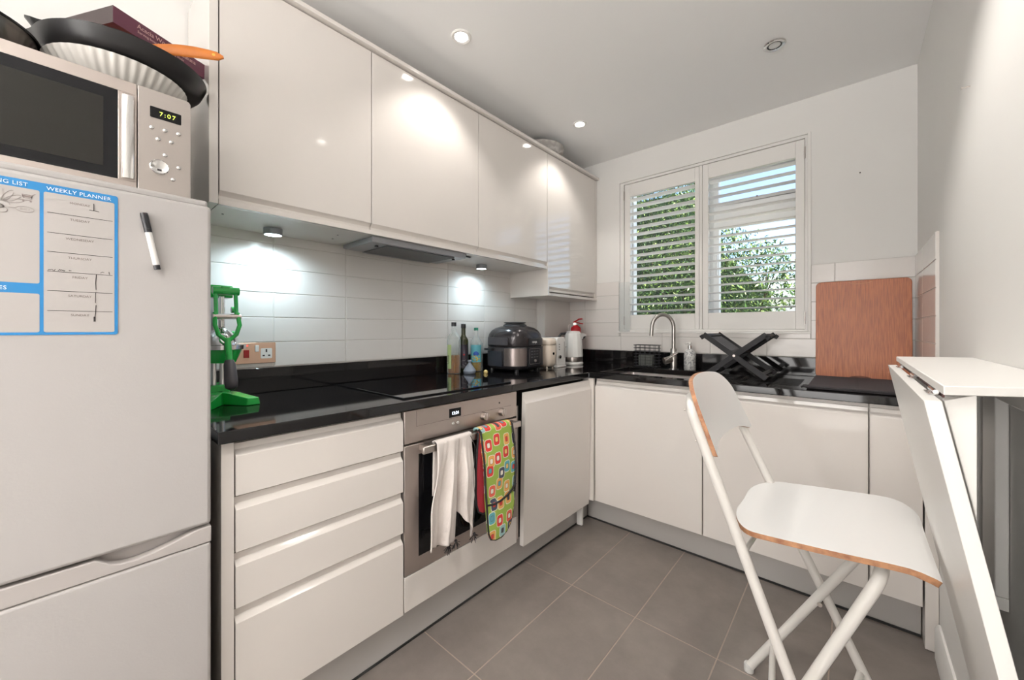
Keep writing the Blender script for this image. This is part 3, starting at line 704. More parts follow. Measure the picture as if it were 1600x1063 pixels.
hb_ = root('ceramic_hob', 'flat black glass hob set in the worktop above the oven', 'hob', (0.31, 1.078, Z1))
M().prism(rrect(0.052, 0.572, 0.787, 1.372, 0.006), Z1 + 0.0006, Z1 + 0.0055, 'z').build('glass_top', hobglass, hb_, bevel=0.0012)
rg = M()
for (x, y, r_) in ((0.19, 0.93, 0.09), (0.19, 1.22, 0.075), (0.42, 0.93, 0.075), (0.42, 1.22, 0.10)):
    rg.lathe([(r_, 0), (r_, 0.0002), (r_ - 0.0015, 0.0002), (r_ - 0.0015, 0)], (x, y, Z1 + 0.0055), 48, cap=False)
rg.build('zone_marking', mat('zone_grey', (0.010, 0.010, 0.010), 0.12), hb_)
text('- +  0 0 0 0  - +', 0.011, (0.545, 1.079, Z1 + 0.0056), (0, 1, 0), (-1, 0, 0), mat('hob_print', (0.06, 0.06, 0.06), 0.3), hb_, 'touch_control', 'CENTER')

sk = root('kitchen_sink', 'undermounted stainless steel sink basin below the window', 'sink', (0.92, 2.27, 0.70))
def ringz(x0, x1, ya, yb_, r, z): return [(p[0], p[1], z) for p in rrect(x0, x1, ya, yb_, r, 4)]
sb = M(); a = 0.013
sb.loft([ringz(SX0 - 0.012, SX1 + 0.012, SY0 - 0.012, SY1 + 0.012, 0.03, Z0 - 0.001), ringz(SX0 + a, SX1 - a, SY0 + a, SY1 - a, 0.03, Z0 - 0.001), ringz(SX0 + a + 0.006, SX1 - a - 0.006, SY0 + a + 0.006, SY1 - a - 0.006, 0.035, 0.72), ringz(SX0 + 0.04, SX1 - 0.04, SY0 + 0.04, SY1 - 0.04, 0.05, 0.70)], cap=False)
n_ = len(sb.v); k_ = len(ringz(0, 1, 0, 1, .1, 0)); sb.f.append(tuple(range(n_ - k_, n_))); sb.mi.append(0)
sb.build('basin', mat('sink_steel', (0.62, 0.57, 0.55), 0.3, metal=0.9), sk, smooth=50)
M().lathe([(0.035, 0.0), (0.032, 0.004), (0.0001, 0.002)], (0.92, 2.27, 0.7005), 28, cap=False).build('waste', chrome, sk)

tp = root('mixer_tap', 'brushed steel swan-neck mixer tap with a single side lever', 'tap', (0.925, 2.53, Z1))
tx, ty = 0.925, 2.53
M().lathe([(0.034, 0.0005), (0.034, 0.004), (0.030, 0.006), (0.0001, 0.006)], (tx, ty, Z1), 32, cap=False).build('base_plate', chrome, tp)
M().lathe([(0.020, 0.006), (0.020, 0.125), (0.017, 0.130), (0.0001, 0.130)], (tx, ty, Z1), 28, cap=False).build('body', tapmetal, tp)
pts = [(tx, ty, Z1 + 0.125), (tx, ty, Z1 + 0.26)]
dx, dy = -0.79, -0.61
R_ = 0.068
for k in range(1, 15):
    a = PI * k / 14 * 1.02; u = R_ * (1 - math.cos(a)); pts.append((tx + dx * u, ty + dy * u, Z1 + 0.26 + R_ * 1.25 * math.sin(a)))
l_ = pts[-1]; pts.append((l_[0] + dx * 0.004, l_[1] + dy * 0.004, l_[2] - 0.045))
M().tube(pts, 0.0118, 16).build('spout', tapmetal, tp, smooth=60)
M().cyl((tx - 0.010, ty - 0.014, Z1 + 0.062), (tx - 0.042, ty - 0.050, Z1 + 0.050), 0.0215, 0.0215, seg=26).build('lever_boss', tapmetal, tp, bevel=0.001)
M().cyl((tx - 0.034, ty - 0.052, Z1 + 0.058), (tx + 0.040, ty - 0.060, Z1 + 0.108), 0.0070, 0.0080, seg=14).build('lever', chrome, tp)

# ------------------------------------------------------------------ fridge freezer with planner and pen
fr = root('fridge_freezer', 'white upright fridge freezer carrying a microwave, planner stuck on its door', 'fridge', (0.33, -0.05, 0.0))
FX = 0.63; FY0, FY1 = -0.325, 0.222
M().box(0.04, 0.572, FY0 + 0.003, FY1 - 0.003, 0.02, 1.445).build('body', fridge_m, fr, bevel=0.004)
M().box(0.03, 0.60, FY0, FY1 - 0.001, 1.446, 1.464).build('top_cover', fridge_m, fr, bevel=0.006, bseg=3)
M().box(0.576, FX, FY0, FY1, 0.688, 1.444).build('fridge_door', fridge_m, fr, bevel=0.008, bseg=3)
M().box(0.576, FX, FY0, FY1, 0.05, 0.645).build('freezer_door', fridge_m, fr, bevel=0.008, bseg=3)
# handle trim of the freezer door with a scooped grip
hp = [(FY0, 0.646), (FY1, 0.646), (FY1, 0.683), (0.200, 0.683), (0.185, 0.680), (0.155, 0.671), (0.120, 0.6625), (0.090, 0.659), (0.068, 0.661), (0.052, 0.668), (0.040, 0.678), (0.032, 0.683), (FY0, 0.683)]
M().box(0.578, 0.606, FY0 + 0.006, FY1 - 0.006, 0.646, 0.6868).build('grip_recess', fridge_trim, fr)
M().prism([(y, z) for y, z in hp], 0.6065, FX, 'x').build('handle_trim', fridge_trim, fr, bevel=0.002)
M().box(0.578, 0.600, FY0 + 0.004, FY1 - 0.004, 0.6868, 0.690).build('door_gasket', rubber, fr)
M().box(0.60, FX, FY0 + 0.01, FY1 - 0.01, 0.012, 0.045).build('kick_plate', fridge_trim, fr, bevel=0.002)
ft = M(); ft.cyl((0.1, FY0 + 0.05, 0), (0.1, FY0 + 0.05, 0.02), 0.02); ft.cyl((0.1, FY1 - 0.05, 0), (0.1, FY1 - 0.05, 0.02), 0.02); ft.cyl((0.56, FY0 + 0.05, 0), (0.56, FY0 + 0.05, 0.02), 0.02); ft.cyl((0.56, FY1 - 0.05, 0), (0.56, FY1 - 0.05, 0.02), 0.02)
ft.build('foot', black_pl, fr)

PX = FX + 0.0006
pn = root('weekly_planner', 'blue framed vinyl planner sheet with lists stuck on the fridge door', 'planner', (PX, -0.05, 1.141))
P0, P1, PZ0, PZ1 = -0.19, 0.065, 1.141, 1.428
bg = M().prism(rrect(P0, P1, PZ0, PZ1, 0.004), PX, PX + 0.0005, 'x').build('sheet', blue_v, pn, smooth=0)
wv = mat('planner_white', (0.43, 0.405, 0.39), 0.35)
NA = 0.0008
for (a, b, c, d) in ((-0.0335, 0.0600, 1.146, 1.4125), (-0.185, -0.0385, 1.2375, 1.4125), (-0.185, -0.0385, 1.146, 1.2185)):
    M().prism(rrect(a, b, c, d, 0.003), PX + 0.0004, PX + NA, 'x').build('writing_field', wv, pn, smooth=0)
RG, UP = (0, 1, 0), (0, 0, 1)
text('WEEKLY PLANNER', 0.0098, (PX + NA, 0.0125, 1.4163), RG, UP, print_white, pn, 'heading', 'CENTER', spacing=1.05)
text('SHOPPING LIST', 0.0098, (PX + NA, -0.052, 1.4163), RG, UP, print_white, pn, 'heading', 'RIGHT', spacing=1.05)
text('NOTES', 0.0098, (PX + NA, -0.076, 1.2238), RG, UP, print_white, pn, 'heading', 'RIGHT', spacing=1.05)
days = ['MONDAY', 'TUESDAY', 'WEDNESDAY', 'THURSDAY', 'FRIDAY', 'SATURDAY', 'SUNDAY']
lz = [1.3745, 1.3365, 1.3000, 1.2625, 1.2255, 1.1875]
tz = [1.3985, 1.3660, 1.3280, 1.2910, 1.2535, 1.2170, 1.1795]
for dd, z in zip(days, tz): text(dd, 0.0062, (PX + NA, 0.0125, z - 0.002), RG, UP, ink_grey, pn, 'day_name', 'CENTER')
for z in lz:
    strip(M(), [], 0, (1, 0, 0)); l_ = M(); strip(l_, [(PX + NA, -0.029, z), (PX + NA, 0.057, z)], 0.0009, (1, 0, 0), 0.0003); l_.build('rule', ink, pn, smooth=0)
sc = M(); q = PX + NA
strip(sc, [(q, 0.031, 1.404), (q, 0.031, 1.391)], 0.0012, (1, 0, 0)); strip(sc, [(q, 0.025, 1.3905), (q, 0.038, 1.390)], 0.0008, (1, 0, 0))
strip(sc, [(q, 0.0345, 1.262), (q, 0.0335, 1.245), (q, 0.034, 1.232)], 0.0010, (1, 0, 0)); strip(sc, [(q, 0.0335, 1.226), (q, 0.033, 1.205)], 0.0008, (1, 0, 0)); strip(sc, [(q, 0.034, 1.200), (q, 0.0335, 1.185), (q, 0.032, 1.174)], 0.0012, (1, 0, 0)); strip(sc, [(q, 0.032, 1.176), (q, 0.032, 1.168)], 0.0028, (1, 0, 0))
random.seed(3)
def scrib(y, z, n, w):
    p = []
    for k in range(n): p.append((q, y + w * k / n, z + random.uniform(-0.0016, 0.0018)))
    strip(sc, p, 0.0007, (1, 0, 0))
scrib(-0.028, 1.2655, 8, 0.010); scrib(-0.016, 1.2655, 9, 0.010); scrib(-0.002, 1.2655, 4, 0.004); scrib(0.040, 1.267, 3, 0.008); strip(sc, [(q, 0.052, 1.269), (q, 0.053, 1.264)], 0.001, (1, 0, 0))
sc.build('handwriting', ink, pn, smooth=0)
# shopping trolley sign and the doodle with a speech bubble
tr = M()
strip(tr, [(q, -0.0435, 1.404), (q, -0.047, 1.401), (q, -0.0485, 1.394), (q, -0.0575, 1.395), (q, -0.059, 1.401), (q, -0.047, 1.4005)], 0.0008, (1, 0, 0))
strip(tr, [(q, -0.058, 1.398), (q, -0.048, 1.3975)], 0.003, (1, 0, 0)); strip(tr, [(q, -0.0585, 1.391), (q, -0.048, 1.391)], 0.0008, (1, 0, 0))
for yy in (-0.0575, -0.049): tr.cyl((q, yy, 1.389), (q + 0.0005, yy, 1.389), 0.0013, seg=10)
tr.build('trolley_sign', ink_grey, pn, smooth=0)
dg_ = mat('grey_pencil', (0.36, 0.33, 0.31), 0.8)
do = M()
def ell(cy, cz, a, b, t0=0, t1=360, n=22, tilt=0):
    return [(q, cy + a * math.cos(math.radians(t0 + (t1 - t0) * k / n)) * math.cos(tilt) - b * math.sin(math.radians(t0 + (t1 - t0) * k / n)) * math.sin(tilt), cz + b * math.sin(math.radians(t0 + (t1 - t0) * k / n)) + a * math.cos(math.radians(t0 + (t1 - t0) * k / n)) * math.sin(tilt)) for k in range(n + 1)]
strip(do, ell(-0.0555, 1.3735, 0.0105, 0.0052, -170, 165), 0.0007, (1, 0, 0)); strip(do, [(q, -0.066, 1.3745), (q, -0.0745, 1.3735), (q, -0.066, 1.3728)], 0.0007, (1, 0, 0))
strip(do, ell(-0.083, 1.368, 0.0075, 0.0055), 0.001, (1, 0, 0)); strip(do, ell(-0.084, 1.3735, 0.0045, 0.003), 0.0016, (1, 0, 0)); strip(do, ell(-0.085, 1.378, 0.012, 0.009, 0, 180), 0.0008, (1, 0, 0))
for tt in (15, 35, 58, 85): strip(do, ell(-0.085 + 0.018 * math.cos(math.radians(tt)), 1.383 + 0.013 * math.sin(math.radians(tt)), 0.012, 0.0032, 0, 330, tilt=math.radians(tt)), 0.0006, (1, 0, 0))
do.build('doodle', dg_, pn, smooth=0)
text('Bill ?', 0.0065, (q, -0.0555, 1.3715), RG, UP, dg_, pn, 'handwriting', 'CENTER')

pen = root('marker_pen', 'black capped white marker pen stuck upright on the fridge door', 'pen', (FX + 0.008, 0.1145, 1.28))
pa, pb = Vector((FX + 0.008, 0.1035, 1.402)), Vector((FX + 0.008, 0.1255, 1.282)); pd = (pb - pa).normalized(); PL = (pb - pa).length
M().lathe([(0.0001, 0), (0.0062, 0.001), (0.0068, 0.006), (0.0066, 0.042), (0.0001, 0.042)], pa, 20, False, pd).build('cap', black_pl, pen)
M().lathe([(0.0001, 0.042), (0.0058, 0.042), (0.0058, PL - 0.010), (0.0001, PL - 0.010)], pa, 20, False, pd).build('barrel', white_pl, pen)
M().lathe([(0.0001, PL - 0.010), (0.0060, PL - 0.010), (0.0055, PL), (0.0001, PL)], pa, 20, False, pd).build('end_plug', black_pl, pen)
cl = pa + pd * 0.004 + Vector((0.0065, 0.0, 0)); M().obox(cl + pd * 0.016, pd, (0, 1, 0), (1, 0, 0), 0.030, 0.004, 0.0025).build('clip', black_pl, pen)

# ------------------------------------------------------------------ microwave and what stands on it
mw = root('microwave_oven', 'silver microwave oven on top of the fridge, clock showing 7:07', 'microwave', (0.30, -0.05, 1.464))
MX = 0.48; MY0, MY1, MZ0, MZ1 = -0.29, 0.207, 1.476, 1.744
M().box(0.10, MX - 0.022, MY0 + 0.004, MY1 - 0.003, MZ0, MZ1 - 0.002).build('casing', mat('microwave_side', (0.50, 0.49, 0.48), 0.4, metal=0.5), mw, bevel=0.003)
d_ = M(); yb0, yb1 = MY0, 0.1055
d_.box(MX - 0.021, MX, yb0, yb1, 1.716, MZ1); d_.box(MX - 0.021, MX, yb0, yb1, MZ0, 1.507); d_.box(MX - 0.021, MX, yb0, -0.265, 1.507, 1.716); d_.box(MX - 0.021, MX, 0.0735, yb1, 1.507, 1.716)
d_.build('door', steel_h, mw, bevel=0.0012)
M().box(MX - 0.020, MX - 0.0008, -0.265, 0.0735, 1.507, 1.716).build('door_window', blackglass, mw, smooth=0)
M().box(MX - 0.0008, MX - 0.0003, -0.235, 0.050, 1.530, 1.690).build('window_mesh', mat('microwave_mesh_grey', (0.016, 0.015, 0.013), 0.12, spec=0.3), mw, smooth=0)
M().prism([(MX + 0.0002, 0.0795), (MX + 0.007, 0.082), (MX + 0.009, 0.091), (MX + 0.007, 0.100), (MX + 0.0002, 0.1025)], 1.511, 1.709, 'z').build('handle', chrome, mw, smooth=60, bevel=0.0008)
pn2 = M().prism(rrect(0.1075, MY1, MZ0, MZ1, [0.002, 0.009, 0.002, 0.002]), MX - 0.021, MX + 0.001, 'x').build('control_panel', steel, mw, bevel=0.001)
M().prism(rrect(0.129, 0.188, 1.676, 1.7025, 0.002), MX + 0.001, MX + 0.0022, 'x').build('display', blackglass, mw)
text('7:07', 0.0145, (MX + 0.0024, 0.1615, 1.684), (0, 1, 0), (0, 0, 1), mat('green_digits', (0, 0, 0), 0.5, emit=(0.75, 0.9, 0.12), estr=1.6), mw, 'digits', 'CENTER', spacing=1.3)
for (yy, zz) in ((0.132, 1.650), (0.157, 1.651), (0.183, 1.652), (0.144, 1.625), (0.169, 1.626), (0.157, 1.589), (0.183, 1.565), (0.172, 1.532)):
    M().lathe([(0.0052, 0.0), (0.0050, 0.0025), (0.003, 0.0042), (0.0001, 0.0046)], (MX + 0.001, yy, zz), 20, False, (1, 0, 0)).build('button', chrome, mw, smooth=60)
dl_ = M().lathe([(0.0185, 0.0), (0.0185, 0.004), (0.0165, 0.006), (0.0145, 0.0045), (0.0001, 0.0045)], (MX + 0.001, 0.146, 1.556), 36, False, (1, 0, 0)).build('dial', chrome, mw, smooth=40)
M().box(MX + 0.0055, MX + 0.0062, 0.142, 0.150, 1.546, 1.550).build('dial_mark', ink, dl_)
for (x, y) in ((0.13, -0.26), (0.13, 0.17), (0.44, -0.26), (0.44, 0.17)): M().cyl((x, y, 1.4645), (x, y, 1.4765), 0.014).build('foot', black_pl, mw)

def ripple(m, prof, c, n, amp, seg, cap=False, spout=None):
    rings = []
    for r, z, a in prof:
        ring = []
        for i in range(seg):
            t = 2 * PI * i / seg; rr = r * (1 + amp * a * math.cos(n * t))
            zz = z
            if spout:
                for s0, w, ex, ez in spout:
                    d = (t - s0 + PI) % (2 * PI) - PI; k = math.exp(-(d / w) ** 2) * a; rr += ex * k; zz += ez * k
            ring.append((c[0] + rr * math.cos(t), c[1] + rr * math.sin(t), c[2] + zz))
        rings.append(ring)
    return m.loft(rings, cap)
cb = (0.305, 0.088, 1.7455)
tag(ripple(M(), [(0.0001, 0.0, 0), (0.062, 0.0, 0), (0.085, 0.008, .5), (0.118, 0.040, 1), (0.1335, 0.066, 1), (0.1375, 0.074, 0.15), (0.1345, 0.074, 0.15), (0.116, 0.044, 1), (0.08, 0.012, .5), (0.0001, 0.006, 0)], cb, 44, 0.018, 264).build('ribbed_dish', ribbed, smooth=50), 'white ribbed round dish on the microwave under the frying pans', 'dish')
fp = root('frying_pan', 'black frying pan resting in the white ribbed dish on the microwave', 'frying pan', (0.29, 0.10, 1.80), 'stacked black pans')
pc = (0.290, 0.105, 1.8200)
ripple(M(), [(0.0001, 0.0, 0), (0.118, 0.0, 0), (0.140, 0.006, 0), (0.157, 0.024, 0.3), (0.168, 0.050, 1), (0.165, 0.050, 1), (0.152, 0.024, 0.3), (0.134, 0.008, 0), (0.0001, 0.003, 0)], pc, 1, 0, 96, spout=[(math.radians(-97), 0.16, 0.016, 0.004)]).build('pan_body', pan_side, fp, smooth=60)
pc2 = (0.285, 0.100, 1.8350)
f2 = root('frying_pan', 'second black frying pan nested inside the lower one, spatula lying in it', 'frying pan', (0.285, 0.10, 1.85), 'stacked black pans')
ripple(M(), [(0.0001, 0.0, 0), (0.105, 0.0, 0), (0.128, 0.005, 0), (0.143, 0.022, 0.3), (0.154, 0.046, 1), (0.1515, 0.046, 1), (0.139, 0.022, 0.3), (0.124, 0.008, 0), (0.0001, 0.003, 0)], pc2, 1, 0, 96, spout=[(math.radians(-80), 0.14, 0.022, 0.010)]).build('pan_body', pan_m, f2, smooth=60)
# lid that carries the box
tag(M().lathe([(0.0001, 0.030), (0.02, 0.029), (0.075, 0.012), (0.098, 0.0), (0.101, 0.0), (0.101, 0.004), (0.075, 0.016), (0.022, 0.0325), (0.012, 0.034), (0.010, 0.042), (0.018, 0.045), (0.016, 0.0495), (0.0001, 0.050)], (0.212, 0.10, 1.8820), 48, False).build('pan_lid', pan_m, smooth=50), 'dark pan lid lying on the frying pans under the plum box', 'lid')
# spatula
sp_ = root('wooden_spatula', 'orange wooden spatula handle poking out of the frying pan toward the cabinets', 'spatula', (0.38, 0.2, 1.90))
sa, sb2 = Vector((0.352, 0.130, 1.905)), Vector((0.415, 0.292, 1.937)); sd_ = (sb2 - sa).normalized(); sn = sd_.cross(Vector((0, 0, 1))).normalized(); sw = sd_.cross(sn).normalized()
ring = []; L_ = (sb2 - sa).length
rings = []
for k in range(13):
    t = k / 12; w = 0.0120 * (0.60 + 0.75 * math.sin(PI * min(1, 0.12 + t * 0.75))) * (1 if t < 0.93 else math.sqrt(max(0.02, 1 - ((t - 0.93) / 0.07) ** 2 * 0.9))); h = 0.005
    c0 = sa + sd_ * (L_ * t) + Vector((0, 0, 0.006 * math.sin(PI * t)))
    rings.append([c0 + sw * (w * math.cos(a)) + sn * (h * math.sin(a)) for a in [2 * PI * i / 14 for i in range(14)]])
M().loft(rings).build('handle', orange_wood, sp_, smooth=50)
hc = sa + sd_ * (L_ * 0.87) + Vector((0, 0, 0.002)); M().lathe([(0.004, -0.0055), (0.004, 0.0055), (0.0001, 0.0057)], hc, 14, True, sn).build('hanging_hole', mat('hole_lit_wood', (0.70, 0.33, 0.05), 0.5), sp_)
bl = sa - sd_ * 0.03; M().obox(bl + Vector((-0.010, -0.030, 0.008)), sd_ + Vector((-0.2, -0.1, -0.15)), sw, sn, 0.075, 0.045, 0.004).build('blade', orange_wood, sp_, bevel=0.002)
# plum gift box
bxr = root('gift_box', 'plum coloured flat cardboard box with white printing, on top of the pans', 'box', (0.25, 0.12, 1.932))
c0 = Vector((0.369, 0.071, 0)); c1 = Vector((0.262, 0.276, 0)); ux = (c1 - c0).normalized(); vx = Vector((-ux.y, ux.x, 0))
Lb = 0.232; Db = 0.19; zb0, zb1 = 1.9325, 1.976
A_, B_, C_, D_ = c0, c0 + ux * Lb, c0 + ux * Lb + vx * Db, c0 + vx * Db
bm_ = M(); vs = [(p.x, p.y, z) for z in (zb0, zb1) for p in (A_, B_, C_, D_)]
bm_.add(vs, [(0, 1, 5, 4), (1, 2, 6, 5), (2, 3, 7, 6), (4, 5, 6, 7), (3, 2, 1, 0)]); bm_.mat(1).add([vs[0], vs[4], vs[7], vs[3]], [(0, 1, 2, 3)])
bm_.build('card_box', [purple, card_side], bxr, smooth=0, bevel=0.0008)
fn = ux.cross(Vector((0, 0, 1))); gold = mat('cream_print', (0.55, 0.36, 0.34), 0.6)
text('Acacia Wood Mezzaluna', 0.0165, c0 + ux * 0.052 + fn * 0.0004 + Vector((0, 0, zb0 + 0.0245)), ux, (0, 0, 1), gold, bxr, 'title', sx=0.92)
text('Serving board and rocking blade', 0.0095, c0 + ux * 0.053 + fn * 0.0004 + Vector((0, 0, zb0 + 0.0125)), ux, (0, 0, 1), gold, bxr, 'subtitle', sx=0.95)
# left: dark saucepan with lid
po = root('saucepan', 'dark metallic saucepan with lid at the left end of the microwave', 'saucepan', (0.30, -0.195, 1.7455))
M().lathe([(0.0001, 0.0), (0.115, 0.0), (0.123, 0.006), (0.131, 0.066), (0.134, 0.074), (0.0001, 0.074)], (0.32, -0.185, 1.7455), 56, False).build('pan_body', mat('dark_bronze_metal', (0.11, 0.095, 0.085), 0.2, metal=0.85), po, smooth=50)
M().lathe([(0.137, 0.0745), (0.139, 0.078), (0.11, 0.089), (0.05, 0.102), (0.0001, 0.105)], (0.32, -0.185, 1.7455), 56, False).build('lid', pan_m, po, smooth=50)
M().lathe([(0.010, 0.103), (0.010, 0.113), (0.018, 0.116), (0.018, 0.124), (0.0001, 0.126)], (0.32, -0.185, 1.7455), 24, False).build('lid_knob', black_pl, po, smooth=50)

# ------------------------------------------------------------------ socket plate
so = root('cooker_switch_socket', 'bronze coloured cooker switch and socket plate low on the tiles behind the green press', 'socket', (0.006, 0.48, 1.015))
M().prism(rrect(0.408, 0.5535, 1.017, 1.0985, 0.003), 0.0042, 0.0085, 'x').build('plate', copper_pl, so, bevel=0.001)
M().box(0.0085, 0.0105, 0.446, 0.457, 1.084, 1.091).build('neon', mat('neon_red', (0.6, 0.05, 0.04), 0.3, emit=(1, 0.12, 0.08), estr=0.8), so)
M().box(0.0085, 0.0125, 0.442, 0.460, 1.040, 1.071).build('cooker_rocker', mat('dark_red_plastic', (0.30, 0.01, 0.01), 0.3), so, bevel=0.001)
M().box(0.0085, 0.0125, 0.480, 0.493, 1.063, 1.088).build('socket_rocker', white_pl, so, bevel=0.001)
M().prism(rrect(0.500, 0.540, 1.035, 1.076, 0.004), 0.0085, 0.0092, 'x').build('socket_insert', white_pl, so)
sl_ = M(); sl_.box(0.0092, 0.0096, 0.517, 0.5225, 1.060, 1.072); sl_.box(0.0092, 0.0096, 0.506, 0.514, 1.044, 1.0495); sl_.box(0.0092, 0.0096, 0.5255, 0.5335, 1.044, 1.0495); sl_.build('pin_hole', ink, so)

# ------------------------------------------------------------------ green citrus press
jp = root('citrus_press', 'bright green cast iron lever citrus press half hidden behind the fridge', 'juicer', (0.14, 0.33, 0.9))
bs = M()
def foot(m, side):
    pts = [(0.10, 0.0, 0.035, 0.022), (0.16, 0.004 * side, 0.040, 0.022), (0.21, 0.022 * side, 0.040, 0.022), (0.255, 0.048 * side, 0.030, 0.021), (0.285, 0.066 * side, 0.024, 0.020)]
    rings = []
    for x, dy_, h, w in pts: rings.append([(x, 0.335 + dy_ - w, 0.9005), (x, 0.335 + dy_ + w, 0.9005), (x, 0.335 + dy_ + w * .8, 0.9005 + h), (x, 0.335 + dy_ - w * .8, 0.9005 + h)])
    m.loft(rings)
f1 = M(); foot(f1, 1); f1.build('foot', green_m, jp, bevel=0.002); f1 = M(); foot(f1, -1); f1.build('foot', green_m, jp, bevel=0.002)
M().box(0.07, 0.165, 0.305, 0.365, 0.9005, 0.962).build('base_block', green_m, jp, bevel=0.004)
for yy in (0.322, 0.346): M().cyl((0.142, yy, 0.962), (0.142, yy, 1.272), 0.0085, seg=18).build('column', chrome, jp)
M().box(0.115, 0.185, 0.300, 0.368, 1.258, 1.300).build('top_block', green_m, jp, bevel=0.004)
M().box(0.18, 0.250, 0.322, 0.346, 1.266, 1.292).build('top_arm', green_m, jp, bevel=0.003)
M().cyl((0.238, 0.300, 1.277), (0.238, 0.372, 1.277), 0.013, seg=18).build('pivot_bolt', green_m, jp, bevel=0.001)
for yy in (0.308, 0.362): M().tube([(0.238, yy, 1.277), (0.246, yy, 1.235), (0.250, yy, 1.195)], 0.006, 10).build('link', green_m, jp)
M().cyl((0.250, 0.298, 1.193), (0.250, 0.374, 1.193), 0.009, seg=16).build('link_bolt', steel, jp)
lk = M()
for sgn in (-1, 1):
    lk.tube([(0.248, 0.335 + sgn * 0.030, 1.205), (0.262, 0.335 + sgn * 0.033, 1.165), (0.262, 0.335 + sgn * 0.024, 1.135), (0.262, 0.335 + sgn * 0.004, 1.115)], 0.0065, 10)
lk.tube([(0.262, 0.335, 1.122), (0.272, 0.335, 1.09), (0.285, 0.335, 1.045)], [0.009, 0.0095, 0.0085], 14); lk.build('lever', green_m, jp, smooth=60)
M().tube([(0.283, 0.335, 1.052), (0.287, 0.335, 1.038), (0.304, 0.335, 0.985), (0.309, 0.335, 0.968), (0.311, 0.335, 0.962)], [0.012, 0.0165, 0.0185, 0.0165, 0.008], 20).build('grip', mat('grip_rubber', (0.06, 0.055, 0.06), 0.45), jp, smooth=60)
M().lathe([(0.0001, 0.0), (0.040, 0.0), (0.058, 0.042), (0.058, 0.045), (0.0001, 0.045)], (0.185, 0.335, 1.040), 28, False).build('cup_holder', green_m, jp, smooth=40)
M().lathe([(0.060, 0.0), (0.068, 0.0), (0.070, 0.014), (0.0001, 0.014)], (0.185, 0.335, 1.085), 32, False).build('strainer_rim', chrome, jp, smooth=40)
M().lathe([(0.05, 0.0), (0.046, 0.02), (0.02, 0.052), (0.004, 0.062), (0.0001, 0.062)], (0.185, 0.335, 1.1), 28, False).build('cone', chrome, jp, smooth=50)
M().cyl((0.185, 0.335, 1.16), (0.185, 0.335, 1.262), 0.009, seg=14).build('plunger', chrome, jp)
for zz in (1.22, 1.135): M().cyl((0.142, 0.372, zz), (0.142, 0.384, zz), 0.011, seg=12).build('side_bolt', green_m, jp)

# ------------------------------------------------------------------ bottles by the hob
def bottle(name, label, x, y, prof, m, liquid=None, lz=0.0, cap=None, capz=0.0, caph=0.02, capr=0.013):
    r = root(name, label, 'bottle', (x, y, 0.9005), 'oil and sauce bottles by the hob')
    z = 0.9005
    if liquid:
        inner = [(max(rr - 0.0022, 0.0001), zz + (0.003 if i < 2 else 0)) for i, (rr, zz) in enumerate(prof)]
        outer = prof
        M().lathe(outer + [(outer[-1][0] - 0.0015, outer[-1][1])] , (x, y, z), 28, False).build('glass', glass, r, smooth=50)
        lp_ = [(0.0001, 0.003)] + [(rr - 0.003, max(zz, 0.003)) for rr, zz in prof if rr > 0.004 and zz < lz]
        rl = lp_[-1][0]; lp_ += [(rl, lz), (0.0001, lz)]
        M().lathe(lp_, (x, y, z), 28, False).build('oil', liquid, r, smooth=50)
    else:
        M().lathe(prof + [(0.0001, prof[-1][1])], (x, y, z), 28, False).build('glass', m, r, smooth=50)
    M().lathe([(0.0001, capz), (capr, capz), (capr, capz + caph), (capr - 0.002, capz + caph + 0.001), (0.0001, capz + caph + 0.001)], (x, y, z), 20, False).build('cap', cap, r, smooth=40)
    return r
def wrap(r, x, y, rad, z0, z1, a0, a1, m, name='label'):
    rings = []
    for z in (z0, z1): rings.append([(x + rad * math.cos(math.radians(a0 + (a1 - a0) * k / 16)), y + rad * math.sin(math.radians(a0 + (a1 - a0) * k / 16)), z) for k in range(17)])
    o = M().loft(rings, cap=False, closed=False).build(name, m, r, smooth=60); return o
b1 = bottle('oil_bottle', 'tall clear bottle half full of amber oil with green label and black cap', 0.073, 1.441, [(0.0001, 0.0), (0.036, 0.0), (0.0385, 0.005), (0.0385, 0.190), (0.035, 0.210), (0.020, 0.228), (0.0135, 0.236), (0.0125, 0.268), (0.0125, 0.272)], glass, oil, 0.105, dark_grey, 0.268, 0.022, 0.0145)
wrap(b1, 0.073, 1.441, 0.0389, 0.930, 1.065, -105, -62, mat('pale_green_label', (0.38, 0.48, 0.22), 0.6))
text('Oliva', 0.024, (0.073 + 0.0045, 1.441 - 0.0394, 0.955), (0, 0, 1), (-0.6, -0.1, 0), ink, b1, 'label_lettering')
b2 = bottle('oil_bottle', 'slim dark green bottle with black label and black cap', 0.066, 1.520, [(0.0001, 0.0), (0.0265, 0.0), (0.0285, 0.004), (0.0285, 0.180), (0.026, 0.194), (0.015, 0.212), (0.0125, 0.222), (0.0125, 0.262)], darkglass, None, 0, black_pl, 0.258, 0.024, 0.0145)
wrap(b2, 0.066, 1.520, 0.0289, 0.925, 1.062, -110, 10, mat('black_label', (0.022, 0.018, 0.028), 0.5))
dots = M()
for k in range(26):
    a = math.radians(random.uniform(-95, -5)); z = random.uniform(0.932, 0.975); dots.sph((0.066 + 0.0290 * math.cos(a), 1.52 + 0.0290 * math.sin(a), z), 0.0016, 6)
dots.build('label_pattern', mat('label_grey', (0.3, 0.3, 0.28), 0.6), b2)['kind'] = 'stuff'
a = math.radians(-35); M().lathe([(0.0045, 0), (0.0045, 0.0008), (0.0001, 0.0008)], (0.066 + 0.0289 * math.cos(a), 1.52 + 0.0289 * math.sin(a), 1.005), 16, False, (math.cos(a), math.sin(a), 0)).build('label_seal', red_pl, b2)
